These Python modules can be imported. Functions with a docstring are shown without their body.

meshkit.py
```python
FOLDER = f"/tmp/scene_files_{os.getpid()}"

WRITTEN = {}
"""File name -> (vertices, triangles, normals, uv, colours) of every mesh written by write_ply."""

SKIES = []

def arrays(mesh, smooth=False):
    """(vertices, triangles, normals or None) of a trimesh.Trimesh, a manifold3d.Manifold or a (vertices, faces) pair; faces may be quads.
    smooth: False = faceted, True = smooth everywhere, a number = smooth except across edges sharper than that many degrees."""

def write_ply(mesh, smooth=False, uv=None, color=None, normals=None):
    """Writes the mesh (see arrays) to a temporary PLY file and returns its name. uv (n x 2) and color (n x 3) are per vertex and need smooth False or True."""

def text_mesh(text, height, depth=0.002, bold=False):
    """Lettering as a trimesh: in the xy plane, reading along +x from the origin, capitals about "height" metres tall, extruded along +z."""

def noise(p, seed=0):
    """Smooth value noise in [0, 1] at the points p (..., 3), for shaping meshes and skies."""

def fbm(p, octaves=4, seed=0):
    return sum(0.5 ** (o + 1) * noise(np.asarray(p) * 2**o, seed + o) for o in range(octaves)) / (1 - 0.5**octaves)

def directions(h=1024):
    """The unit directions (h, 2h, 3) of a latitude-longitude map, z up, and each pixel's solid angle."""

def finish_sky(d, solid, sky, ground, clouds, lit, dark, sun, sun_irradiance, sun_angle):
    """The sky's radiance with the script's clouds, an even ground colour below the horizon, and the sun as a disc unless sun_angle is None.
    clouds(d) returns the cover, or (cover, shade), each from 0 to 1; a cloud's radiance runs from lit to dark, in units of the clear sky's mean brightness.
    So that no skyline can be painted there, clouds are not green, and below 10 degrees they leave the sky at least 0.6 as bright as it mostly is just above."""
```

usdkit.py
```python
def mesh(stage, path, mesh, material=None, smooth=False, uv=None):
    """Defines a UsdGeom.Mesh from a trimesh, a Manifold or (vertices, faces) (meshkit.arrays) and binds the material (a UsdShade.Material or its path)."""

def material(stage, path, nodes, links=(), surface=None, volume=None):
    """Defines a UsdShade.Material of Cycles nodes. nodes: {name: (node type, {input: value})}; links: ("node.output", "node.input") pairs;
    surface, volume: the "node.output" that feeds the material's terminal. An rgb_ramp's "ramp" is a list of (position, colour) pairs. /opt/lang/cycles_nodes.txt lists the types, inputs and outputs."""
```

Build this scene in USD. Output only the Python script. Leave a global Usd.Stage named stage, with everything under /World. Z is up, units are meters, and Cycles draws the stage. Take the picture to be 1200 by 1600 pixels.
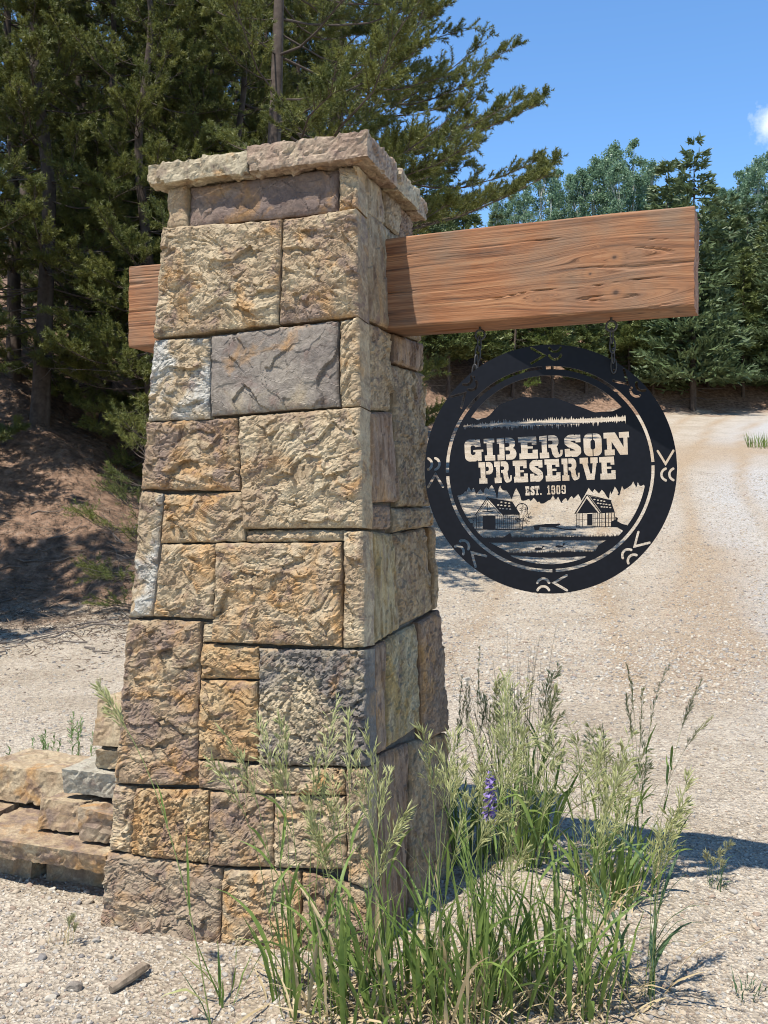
import math, random
import numpy as np, trimesh
from scipy.spatial import cKDTree
from shapely.geometry import Polygon, Point, LineString, box
from shapely.ops import unary_union
from shapely import affinity, contains_xy
import usdkit, meshkit
from pxr import Usd, UsdGeom, UsdLux, UsdShade, Sdf, Gf, Vt

stage = Usd.Stage.CreateInMemory()
UsdGeom.SetStageUpAxis(stage, UsdGeom.Tokens.z)
UsdGeom.SetStageMetersPerUnit(stage, 1.0)
UsdGeom.Xform.Define(stage, '/World')
UsdGeom.Scope.Define(stage, '/World/Looks')
LOOKS = '/World/Looks/'

# ------------------------------------------------------------ camera, sky, sun
EYE = np.array([0, 0, 1.5]); FPX = 1500.0; PITCH = -0.0017; ROLL = 0.0041
fw = np.array([0, math.cos(PITCH), math.sin(PITCH)]); _r = np.array([1., 0, 0]); _u = np.cross(_r, fw)
RT = math.cos(ROLL)*_r + math.sin(ROLL)*_u; UP = -math.sin(ROLL)*_r + math.cos(ROLL)*_u
cam = UsdGeom.Camera.Define(stage, '/World/camera')
M = Gf.Matrix4d(*RT, 0, *UP, 0, *(-fw), 0, *EYE, 1)
cam.AddTransformOp().Set(M)
cam.CreateHorizontalApertureAttr(36.0); cam.CreateVerticalApertureAttr(48.0)
cam.CreateFocalLengthAttr(36.0*FPX/1200)
cam.CreateClippingRangeAttr((0.05, 5000.0))
cam.CreateExposureAttr(0.82)

SUN = np.array([-.627, -.836, 2.2]); SUN /= np.linalg.norm(SUN)
EL = math.asin(SUN[2]); AZ = math.atan2(SUN[0], SUN[1])
CLOUD = np.array([0.402, 1.0, 0.405]); CLOUD /= np.linalg.norm(CLOUD)
CLOUD2 = np.array([0.62, 1.0, 0.36]); CLOUD2 /= np.linalg.norm(CLOUD2)
sky_mat = usdkit.material(stage, LOOKS+'sky', {
    'sky': ('sky_texture', {'sky_type': 'single_scattering', 'sun_disc': False, 'sun_elevation': EL, 'sun_rotation': AZ,
                            'altitude': 1500.0, 'air_density': 1.25, 'aerosol_density': 0.15, 'ozone_density': 4.0}),
    'tc': ('texture_coordinate', {}),
    'n': ('noise_texture', {'scale': 26.0, 'detail': 6.0, 'roughness': 0.6}),
    'd1': ('vector_math', {'math_type': 'distance', 'vector2': CLOUD}),
    'd2': ('vector_math', {'math_type': 'distance', 'vector2': CLOUD2}),
    'm1': ('map_range', {'from_min': 0.0, 'from_max': 0.055, 'to_min': 0.66, 'to_max': 0.0, 'clamp': True}),
    'm2': ('map_range', {'from_min': 0.0, 'from_max': 0.14, 'to_min': 0.7, 'to_max': 0.0, 'clamp': True}),
    'mx': ('math', {'math_type': 'maximum'}),
    'ad': ('math', {'math_type': 'add'}),
    'cov': ('map_range', {'from_min': 0.93, 'from_max': 1.25, 'to_min': 0.0, 'to_max': 0.8, 'clamp': True}),
    'sat': ('hsv', {'saturation': 1.14, 'value': 1.16}),
    'mix': ('mix_color', {'b': (6.5, 6.7, 7.0)}),
    'bg': ('background_shader', {'strength': 0.118})},
    [('tc.generated', 'n.vector'), ('tc.generated', 'd1.vector1'), ('tc.generated', 'd2.vector1'), ('d1.value', 'm1.value'), ('d2.value', 'm2.value'),
     ('m1.result', 'mx.value1'), ('m2.result', 'mx.value2'), ('n.fac', 'ad.value1'), ('mx.value', 'ad.value2'), ('ad.value', 'cov.value'),
     ('cov.result', 'mix.fac'), ('sky.color', 'sat.color'), ('sat.color', 'mix.a'), ('mix.result', 'bg.color')], surface='bg.background')
dome = UsdLux.DomeLight.Define(stage, '/World/sky')
UsdShade.MaterialBindingAPI.Apply(dome.GetPrim()).Bind(sky_mat)
dome.GetPrim().SetCustomDataByKey('kind', 'structure')
sun = UsdLux.DistantLight.Define(stage, '/World/sun')
sun.CreateIntensityAttr(1.25); sun.CreateAngleAttr(0.53); sun.CreateNormalizeAttr(True); sun.CreateColorAttr((1.0, 0.955, 0.88))
z = SUN; x = np.cross([0, 0, 1.], z); x /= np.linalg.norm(x); y = np.cross(z, x)
sun.AddTransformOp().Set(Gf.Matrix4d(*x, 0, *y, 0, *z, 0, 0, 0, 50, 1))

# ------------------------------------------------------------ helpers
_used = {}
def numbered(parent, name):
    k = (parent, name); n = _used.get(k, 0); _used[k] = n+1
    return f'{parent}/{name}' if n == 0 else f'{parent}/{name}_{n:03d}'
def tag(p, label=None, cat=None, group=None, kind=None):
    for k, v in (('label', label), ('category', cat), ('group', group), ('kind', kind)):
        if v: p.SetCustomDataByKey(k, v)
    return p
def thing(name, label, cat, group=None, kind=None, loc=(0, 0, 0), rz=0.0, scale=None):
    x = UsdGeom.Xform.Define(stage, numbered('/World', name))
    x.AddTranslateOp().Set(Gf.Vec3d(*map(float, loc)))
    if rz: x.AddRotateZOp().Set(float(rz))
    if scale is not None: x.AddScaleOp().Set(Gf.Vec3f(*((scale,)*3 if np.ndim(scale) == 0 else scale)))
    return tag(x.GetPrim(), label, cat, group, kind)
def path_of(p): return '/World' if p is None else str(p.GetPath())
def put(name, mesh, mat, parent=None, smooth=False, label=None, cat=None, group=None, kind=None, primvars=None):
    path = numbered(path_of(parent), name)
    m = usdkit.mesh(stage, path, mesh, mat, smooth=smooth)
    if primvars:
        for k, v in primvars.items():
            pv = UsdGeom.PrimvarsAPI(m).CreatePrimvar(k, Sdf.ValueTypeNames.Color3fArray, 'vertex')
            pv.Set(Vt.Vec3fArray.FromNumpy(np.asarray(v, np.float32)))
    m.CreateDoubleSidedAttr(True)
    return tag(m.GetPrim(), label, cat, group, kind)
def copy_of(src, name, label, cat, group, loc, rz, scale=1.0):
    p = thing(name, label, cat, group, None, loc, rz, scale)
    p.GetReferences().AddInternalReference(src.GetPath()); p.SetInstanceable(True)
    return p
fbm, noise = meshkit.fbm, meshkit.noise
def sstep(a, b, v):
    t = np.clip((np.asarray(v, float)-a)/(b-a), 0, 1); return t*t*(3-2*t)
def proj(P):
    d = np.asarray(P, float)-EYE; zz = d@fw
    return np.array([600+FPX*(d@RT)/zz, 800-FPX*(d@UP)/zz])
def ray(px): return fw + RT*(px[0]-600)/FPX - UP*(px[1]-800)/FPX
def onplane(px, P0, n):
    d = ray(px); return EYE + d*(((P0-EYE)@n)/(d@n))
def join(ms):
    vs, fs, o = [], [], 0
    for v, f in ms:
        vs.append(v); fs.append(np.asarray(f)+o); o += len(v)
    return np.vstack(vs), np.vstack(fs)
def tube(pts, rad, sides=6, cap=True):
    pts = np.asarray(pts, float); n = len(pts); rad = np.broadcast_to(np.asarray(rad, float), (n,))
    t = np.gradient(pts, axis=0); t /= np.linalg.norm(t, axis=1, keepdims=True)+1e-12
    ref = np.array([0, 0, 1.]) if abs(t[0, 2]) < .85 else np.array([1., 0, 0])
    u = np.cross(t, ref); u /= np.linalg.norm(u, axis=1, keepdims=True)+1e-12
    w = np.cross(t, u)
    an = np.arange(sides)/sides*2*np.pi
    v = pts[:, None]+rad[:, None, None]*(u[:, None]*np.cos(an)[None, :, None]+w[:, None]*np.sin(an)[None, :, None])
    i = np.arange(n-1)[:, None]*sides; j = np.arange(sides)[None]; k = (j+1) % sides
    q = np.stack([i+j, i+k, i+sides+k, i+sides+j], -1).reshape(-1, 4)
    f = np.vstack([q[:, [0, 1, 2]], q[:, [0, 2, 3]]]); v = v.reshape(-1, 3)
    if cap:
        v = np.vstack([v, pts[0], pts[-1]]); a, b = len(v)-2, len(v)-1; jj = np.arange(sides); kk = (jj+1) % sides
        f = np.vstack([f, np.stack([kk, jj, np.full(sides, a)], 1), np.stack([(n-1)*sides+jj, (n-1)*sides+kk, np.full(sides, b)], 1)])
    return v, f
def flakes(P, cell, seed, tilt, off):
    """broken facets: every point takes the tilted plane of the nearest random cell"""
    P = np.asarray(P, float); r = np.random.default_rng(seed); D = P.shape[1]
    lo, hi = P.min(0)-cell, P.max(0)+cell; n = int(np.prod((hi-lo)/cell))+2; n = min(n, 60000)
    c = r.uniform(lo, hi, (n, D)); idx = cKDTree(c).query(P)[1]
    return r.normal(0, off, n)[idx]+np.einsum('ij,ij->i', r.normal(0, tilt, (n, D))[idx], P-c[idx])

# ------------------------------------------------------------ materials
def stone_mat(name, stops, scale=7.0, streak=None, rust=0.0, rust_col=(.43, .235, .085), fine=.3, bump=.5, off=0.0, chip=.4, stain=.72):
    n = {'g': ('geometry', {}), 'map': ('mapping', {'location': (off, off*1.7, off*.6), 'scale': streak or (1, 1, 1)}),
         'n1': ('noise_texture', {'scale': scale, 'detail': 7.0, 'roughness': .62, 'distortion': .6}),
         'r1': ('rgb_ramp', {'ramp': stops}),
         'n2': ('noise_texture', {'scale': 6.0, 'detail': 6.0, 'roughness': .62, 'distortion': .9}),
         'm2': ('map_range', {'from_min': .60-.20*rust, 'from_max': .76-.16*rust, 'to_min': 0., 'to_max': .85 if rust else 0., 'clamp': True}),
         'mx': ('mix_color', {'b': rust_col}),
         'n3': ('noise_texture', {'scale': 95.0, 'detail': 5.0, 'roughness': .7}),
         'm3': ('map_range', {'from_min': .25, 'from_max': .75, 'to_min': .74*(1-fine), 'to_max': .74*(1+fine), 'clamp': True}),
         'n7': ('noise_texture', {'scale': 12.0, 'detail': 6.0, 'roughness': .65, 'distortion': .9}), 'm7': ('map_range', {'from_min': .53, 'from_max': .66, 'to_min': 0., 'to_max': stain, 'clamp': True}), 'st': ('mix_color', {'b': (.185, .122, .098)}),
         'mul': ('vector_math', {'math_type': 'scale'}),
         'n5': ('noise_texture', {'scale': 24.0, 'detail': 6.0, 'roughness': .68, 'distortion': 1.2}), 'm5': ('map_range', {'from_min': .3, 'from_max': .7, 'to_min': .70, 'to_max': 1.2, 'clamp': True}), 'mm': ('math', {'math_type': 'multiply'}),
         'n6': ('noise_texture', {'scale': 42.0, 'detail': 7.0, 'roughness': .66, 'distortion': 1.8}), 'b6': ('bump', {'strength': chip, 'distance': .014}),
         'n4': ('noise_texture', {'scale': 160.0, 'detail': 6.0, 'roughness': .75}),
         'bmp': ('bump', {'strength': bump, 'distance': .004}),
         'p': ('principled_bsdf', {'roughness': .88, 'specular_ior_level': .25})}
    l = [('g.position', 'map.vector'), ('map.vector', 'n1.vector'), ('map.vector', 'n2.vector'), ('g.position', 'n3.vector'), ('g.position', 'n4.vector'),
         ('n1.fac', 'r1.fac'), ('n2.fac', 'm2.value'), ('m2.result', 'mx.fac'), ('r1.color', 'mx.a'), ('n3.fac', 'm3.value'),
         ('map.vector', 'n7.vector'), ('n7.fac', 'm7.value'), ('m7.result', 'st.fac'), ('mx.result', 'st.a'), ('st.result', 'mul.vector1'), ('m3.result', 'mm.value1'), ('n5.fac', 'm5.value'), ('m5.result', 'mm.value2'), ('mm.value', 'mul.scale'), ('g.position', 'n5.vector'), ('g.position', 'n6.vector'), ('n6.fac', 'b6.height'), ('b6.normal', 'bmp.normal'), ('mul.vector', 'p.base_color'), ('n4.fac', 'bmp.height'), ('bmp.normal', 'p.normal')]
    return usdkit.material(stage, LOOKS+name, n, l, surface='p.BSDF')
BUFF = (.475, .378, .245); BUFF2 = (.405, .31, .195); TAN = (.325, .23, .14); PUR = (.24, .172, .128); GRY = (.25, .235, .215); DGR = (.165, .140, .118); RST = (.40, .255, .125); WHT = (.50, .49, .455)
SM = {
 'buff': stone_mat('stone_buff', [(.22, (.26, .195, .14)), (.36, TAN), (.50, BUFF2), (.62, BUFF), (.78, (.51, .435, .31))], off=1.3, rust=.4),
 'buffpur': stone_mat('stone_buff_purple', [(.28, (.20, .14, .105)), (.40, PUR), (.50, TAN), (.60, BUFF2), (.74, BUFF)], off=4.1, rust=.45),
 'buffrust': stone_mat('stone_buff_rust', [(.26, (.17, .125, .115)), (.38, TAN), (.50, BUFF2), (.66, BUFF), (.78, BUFF2)], off=8.2, rust=.75),
 'purple': stone_mat('stone_purple', [(.28, (.11, .088, .08)), (.42, (.165, .12, .10)), (.54, (.215, .155, .12)), (.64, (.28, .205, .15)), (.78, BUFF2)], scale=4, off=2.2, rust=.35, fine=.25, chip=.3),
 'slate': stone_mat('stone_slate', [(.28, (.165, .138, .118)), (.44, (.225, .19, .158)), (.56, (.285, .243, .195)), (.66, (.35, .285, .20)), (.8, BUFF2)], scale=4.5, off=6.6, rust=.2, fine=.25, chip=.5),
 'orange': stone_mat('stone_orange', [(.26, (.27, .17, .09)), (.42, (.38, .245, .125)), (.55, (.43, .305, .165)), (.68, BUFF), (.8, (.46, .36, .23))], off=3.7, rust=.7, rust_col=(.41, .225, .085)),
 'dark': stone_mat('stone_dark', [(.40, DGR), (.48, (.20, .175, .15)), (.54, (.33, .27, .19)), (.62, BUFF)], scale=4.2, off=9.0, rust=.15, bump=.8),
 'white': stone_mat('stone_white', [(.30, TAN), (.43, BUFF2), (.52, (.43, .40, .34)), (.62, (.50, .475, .42)), (.78, (.42, .40, .355))], scale=4.5, off=5.5),
 'pale': stone_mat('stone_pale', [(.26, (.31, .275, .21)), (.45, (.39, .355, .28)), (.6, (.45, .41, .32)), (.76, BUFF)], off=2.7, rust=.1),
 'brown': stone_mat('stone_brown', [(.26, (.165, .12, .10)), (.42, (.27, .195, .135)), (.56, (.345, .265, .18)), (.74, BUFF)], off=7.7, rust=.45),
 'bed': stone_mat('stone_bed', [(.30, (.19, .125, .075)), (.42, (.28, .20, .12)), (.55, (.36, .27, .165)), (.72, (.42, .325, .205))], scale=13, streak=(1, 1, .5), off=1.1, rust=.15, fine=.25, bump=.35, chip=.3),
 'bedpur': stone_mat('stone_bed_purple', [(.3, (.18, .115, .08)), (.45, (.25, .165, .11)), (.58, (.31, .215, .14)), (.72, (.38, .28, .18))], scale=12, streak=(1, 1, .5), off=2.9, rust=.2, fine=.25, bump=.35, chip=.3),
 'bedyel': stone_mat('stone_bed_yellow', [(.3, (.20, .13, .07)), (.43, (.32, .235, .12)), (.58, (.38, .31, .19)), (.72, (.42, .35, .23))], scale=9, streak=(1, 1, .45), off=5.9, rust=.45, rust_col=(.42, .27, .09), fine=.25, bump=.35, chip=.3),
 'capbuff': stone_mat('stone_cap_buff', [(.25, TAN), (.45, (.42, .35, .235)), (.58, (.46, .39, .27)), (.74, (.53, .46, .34))], off=3.3, rust=.1),
 'cappink': stone_mat('stone_cap_pink', [(.3, (.25, .17, .125)), (.46, (.34, .245, .175)), (.6, (.41, .32, .225)), (.74, BUFF)], off=7.1, rust=.12),
 'core': stone_mat('mortar_core', [(.3, (.09, .075, .06)), (.7, (.15, .125, .10))], off=.2),
}
def simple(name, col, rough=.7, spec=.3, noise_scale=None, var=.3, metallic=0.0, bump=0.0):
    n = {'p': ('principled_bsdf', {'base_color': col, 'roughness': rough, 'specular_ior_level': spec, 'metallic': metallic})}; l = []
    if noise_scale:
        n.update({'g': ('geometry', {}), 'n': ('noise_texture', {'scale': noise_scale, 'detail': 5.0, 'roughness': .65}),
                  'r': ('rgb_ramp', {'ramp': [(.25, tuple(c*(1-var) for c in col)), (.5, col), (.75, tuple(min(1, c*(1+var)) for c in col))]})})
        l += [('g.position', 'n.vector'), ('n.fac', 'r.fac'), ('r.color', 'p.base_color')]
        if bump:
            n['b'] = ('bump', {'strength': bump, 'distance': .01}); l += [('n.fac', 'b.height'), ('b.normal', 'p.normal')]
    return usdkit.material(stage, LOOKS+name, n, l, surface='p.BSDF')
def leaf_mat(name, dark, light, trans=.35, scale=1.6, rough=.55, island=.5, object_var=0.0):
    """foliage: colour varies from leaf to leaf and from clump to clump, a little light passes through"""
    n = {'g': ('geometry', {}), 'n': ('noise_texture', {'scale': scale, 'detail': 3.0, 'roughness': .6}),
         'ma': ('map_range', {'from_min': .3, 'from_max': .7, 'to_min': 0., 'to_max': 1-island, 'clamp': True}),
         'mb': ('math', {'math_type': 'multiply_add', 'value2': island}),
         'oi': ('object_info', {}), 'mc': ('math', {'math_type': 'multiply_add', 'value2': object_var}),
         'r': ('rgb_ramp', {'ramp': [(0., dark), (1., light)]}),
         'p': ('principled_bsdf', {'roughness': rough, 'specular_ior_level': .35}), 't': ('translucent_bsdf', {}), 'm': ('mix_closure', {'fac': trans})}
    l = [('g.position', 'n.vector'), ('n.fac', 'ma.value'), ('g.random_per_island', 'mb.value1'), ('ma.result', 'mb.value3'),
         ('oi.random', 'mc.value1'), ('mb.value', 'mc.value3'), ('mc.value', 'r.fac'),
         ('r.color', 'p.base_color'), ('r.color', 't.color'), ('p.BSDF', 'm.closure1'), ('t.BSDF', 'm.closure2')]
    return usdkit.material(stage, LOOKS+name, n, l, surface='m.closure')
MAT = {
 'needles': leaf_mat('pine_needles', (.050, .068, .017), (.32, .31, .075), trans=.32, scale=2.0),
 'needles_bright': leaf_mat('young_pine_needles', (.10, .14, .03), (.22, .26, .055), trans=.3, scale=2.),
 'spruce': leaf_mat('spruce_needles', (.045, .076, .030), (.155, .19, .080), trans=.2, scale=.5, object_var=.25),
 'farpine': leaf_mat('far_pine_needles', (.055, .08, .025), (.21, .235, .07), trans=.2, scale=.5, object_var=.25),
 'aspen': leaf_mat('aspen_leaves', (.10, .175, .10), (.25, .345, .205), trans=.35, scale=.5, rough=.4, object_var=.2),
 'bark': simple('pine_bark', (.070, .054, .044), .95, .1, 9.0, .5, bump=.7),
 'twig': simple('grey_twig', (.12, .10, .085), .9, .1, 20., .35),
 'aspenbark': simple('aspen_bark', (.42, .42, .36), .8, .2, 6., .35),
 'stem': leaf_mat('grass_stem', (.13, .17, .05), (.24, .26, .09), trans=.1, scale=9.),
 'blade': leaf_mat('grass_blade', (.09, .15, .030), (.31, .38, .10), trans=.4, scale=9.),
 'blade_blue': leaf_mat('grass_blade_blue', (.06, .11, .05), (.14, .20, .085), trans=.35, scale=9.),
 'seed': leaf_mat('grass_seed_head', (.27, .28, .11), (.50, .48, .23), trans=.3, scale=12.),
 'seed_dark': leaf_mat('grass_seed_head_dull', (.19, .19, .085), (.36, .34, .17), trans=.2, scale=12.),
 'straw': leaf_mat('dry_straw', (.34, .26, .14), (.56, .46, .29), trans=.25, scale=14.),
 'weed': leaf_mat('weed_leaf', (.09, .16, .045), (.20, .29, .09), trans=.35, scale=9.),
 'rush': leaf_mat('rush_stem', (.05, .06, .025), (.11, .12, .05), trans=.05, scale=9.),
 'petal': leaf_mat('purple_petal', (.19, .13, .33), (.40, .31, .58), trans=.35, scale=30.),
 'steel': simple('black_steel', (.006, .0065, .009), .45, .12, 60., .25),
 'iron': simple('dark_iron', (.02, .018, .017), .55, .5, 90., .4),
 'litter': leaf_mat('fallen_litter', (.06, .042, .03), (.30, .22, .15), trans=0.02, scale=6., rough=.9),
 'deadwood': simple('dead_wood', (.21, .165, .12), .9, .1, 35., .45, bump=.6),
}

# ------------------------------------------------------------ terrain
TOE = np.array([(-70, 9), (-12, 12.6), (-5, 12.3), (-2.6, 11.6), (-.8, 20), (3.0, 43.5), (6, 45.5), (12, 46.5), (22, 48.5), (60, 60), (150, 92)], float)
TOE = np.vstack([[(-400, 9)], TOE, [(500, 230)]]); BANK = Polygon(list(map(tuple, TOE))+[(500, 700), (-400, 700)])
def toe_sd(x, y):
    P = np.stack([np.ravel(x), np.ravel(y)], 1).astype(float); best = np.full(len(P), 1e9)
    for A, B in zip(TOE[:-1], TOE[1:]):
        d = B-A; t = np.clip((P-A)@d/(d@d), 0, 1); v = P-(A+t[:, None]*d); r = np.linalg.norm(v, axis=1)
        best = np.minimum(best, r)
    return (best*np.where(contains_xy(BANK, P[:, 0], P[:, 1]), 1, -1)).reshape(np.shape(x))
_yy = np.linspace(-50, 700, 7501); _sl = .185*sstep(6, 20, _yy)*(1-.75*sstep(60, 130, _yy)); _zz = np.cumsum(_sl)*(_yy[1]-_yy[0]); _zz -= np.interp(0, _yy, _zz)
def road_z(x, y):
    return np.interp(y, _yy, _zz)
def ground_z(x, y, detail=True):
    x = np.asarray(x, float); y = np.asarray(y, float); d = toe_sd(x, y)
    zz = road_z(x, y)
    b = np.where(d > 0, .60*(np.sqrt(d*d+.8)-.894), 0); b = np.where(b > 4.2, 4.2+(b-4.2)*.25, b)
    zz = zz+b
    zz = zz+.07*np.exp(-(((x-.15)/.55)**2+((y-2.9)/.45)**2))
    # the far side of the road, right of the frame, falls back to level
    zz = zz+.35*sstep(2.2, 5, x-.33*y)*sstep(22, 34, y)*(1-sstep(36, 42, y))
    if detail:
        p = np.stack([x, y, np.zeros_like(x)], -1)
        zz = zz+(fbm(p*.9, 3, 3)-.5)*.05*sstep(3.5, 9, np.hypot(x, y-1))+(fbm(p*4.5, 3, 5)-.5)*.022
        zz = zz+(fbm(p*.6, 3, 9)-.5)*.5*sstep(.4, 3, d)+(fbm(p*2.2, 3, 19)-.5)*.16*sstep(.2, 2, d)
    return zz
def gz(x, y): return float(ground_z(np.array([x]), np.array([y]))[0])
def graded(lo, hi, c, fine, growth):
    out = [c]; s = fine
    while out[-1] < hi: out.append(out[-1]+s); s = max(fine, (out[-1]-c)*growth)
    left = [c]; s = fine
    while left[-1] > lo: left.append(left[-1]-s); s = max(fine, (c-left[-1])*growth)
    return np.array(left[::-1][:-1]+out)
gx = graded(-260, 260, 0, .026, .030); gy = graded(-25, 420, 3.0, .026, .021)
GX, GY = np.meshgrid(gx, gy)
GZ = ground_z(GX, GY); SD = toe_sd(GX, GY)
# near the camera: real grit in the surface
near = np.exp(-((GX/3.5)**2+((GY-3.2)/3.0)**2))
PG = np.stack([GX, GY, 0*GX], -1)
GZ = GZ+near*(fbm(PG*22, 3, 31)-.5)*.022+(fbm(np.stack([GX*1.6, GY*.4, 0*GX], -1), 4, 92)-.5)*.07*sstep(7, 10, GY)*(SD < 0)
forest = sstep(-2.4, 1.5, SD+(fbm(PG*.9, 4, 12)-.5)*4.6)
lane = np.exp(-((GX-(1.15+.30*GY+.004*(GY-12)**2)-.25*np.sin(GY*.3))/(.55+.05*GY))**2*1.6)*sstep(4.5, 7, GY)
lane = np.clip(lane*(.65+1.0*(fbm(PG*.7, 4, 77)-.2)), 0, 1)
RC = 1.9+.17*(GY-8)+.0045*(GY-8)**2       # the line the wheels follow
ruts = sum(np.exp(-((GX-RC-o+.12*np.sin(GY*.45+o))/.17)**2) for o in (-1.5, .1, 1.7, 3.3))*sstep(6, 9, GY)*(.35+.9*fbm(np.stack([GX*1.5, GY*.35, 0*GX], -1), 4, 91))
lane = np.clip(lane+.0*ruts, 0, 1)
grass_mask = np.exp(-(((GX-.25)/.75)**2+((GY-2.95)/.42)**2)*1.3)
tanstrip = np.exp(-((GX-.335*GY-.1*np.sin(GY*.9))/.75)**2)*sstep(6.5, 9, GY)*(1-sstep(15, 22, GY)); far_tan = np.exp(-((GY-31-.25*(GX-9))/3.2)**2)*sstep(5, 9, GX)*.8
grass_mask = np.clip(grass_mask+1.0*ruts+1.1*tanstrip*(.5+fbm(PG*.9, 4, 55))+far_tan*(.4+fbm(PG*.5, 3, 56)), 0, 1)
mask = np.stack([forest, lane, grass_mask], -1).reshape(-1, 3)
ny, nx = GX.shape; I = (np.arange(ny-1)[:, None]*nx+np.arange(nx-1)[None]).ravel()
quads = np.stack([I, I+1, I+nx+1, I+nx], 1)
V = np.stack([GX, GY, GZ], -1).reshape(-1, 3)
onbank = SD.reshape(-1)[quads].mean(1) > 0
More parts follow.
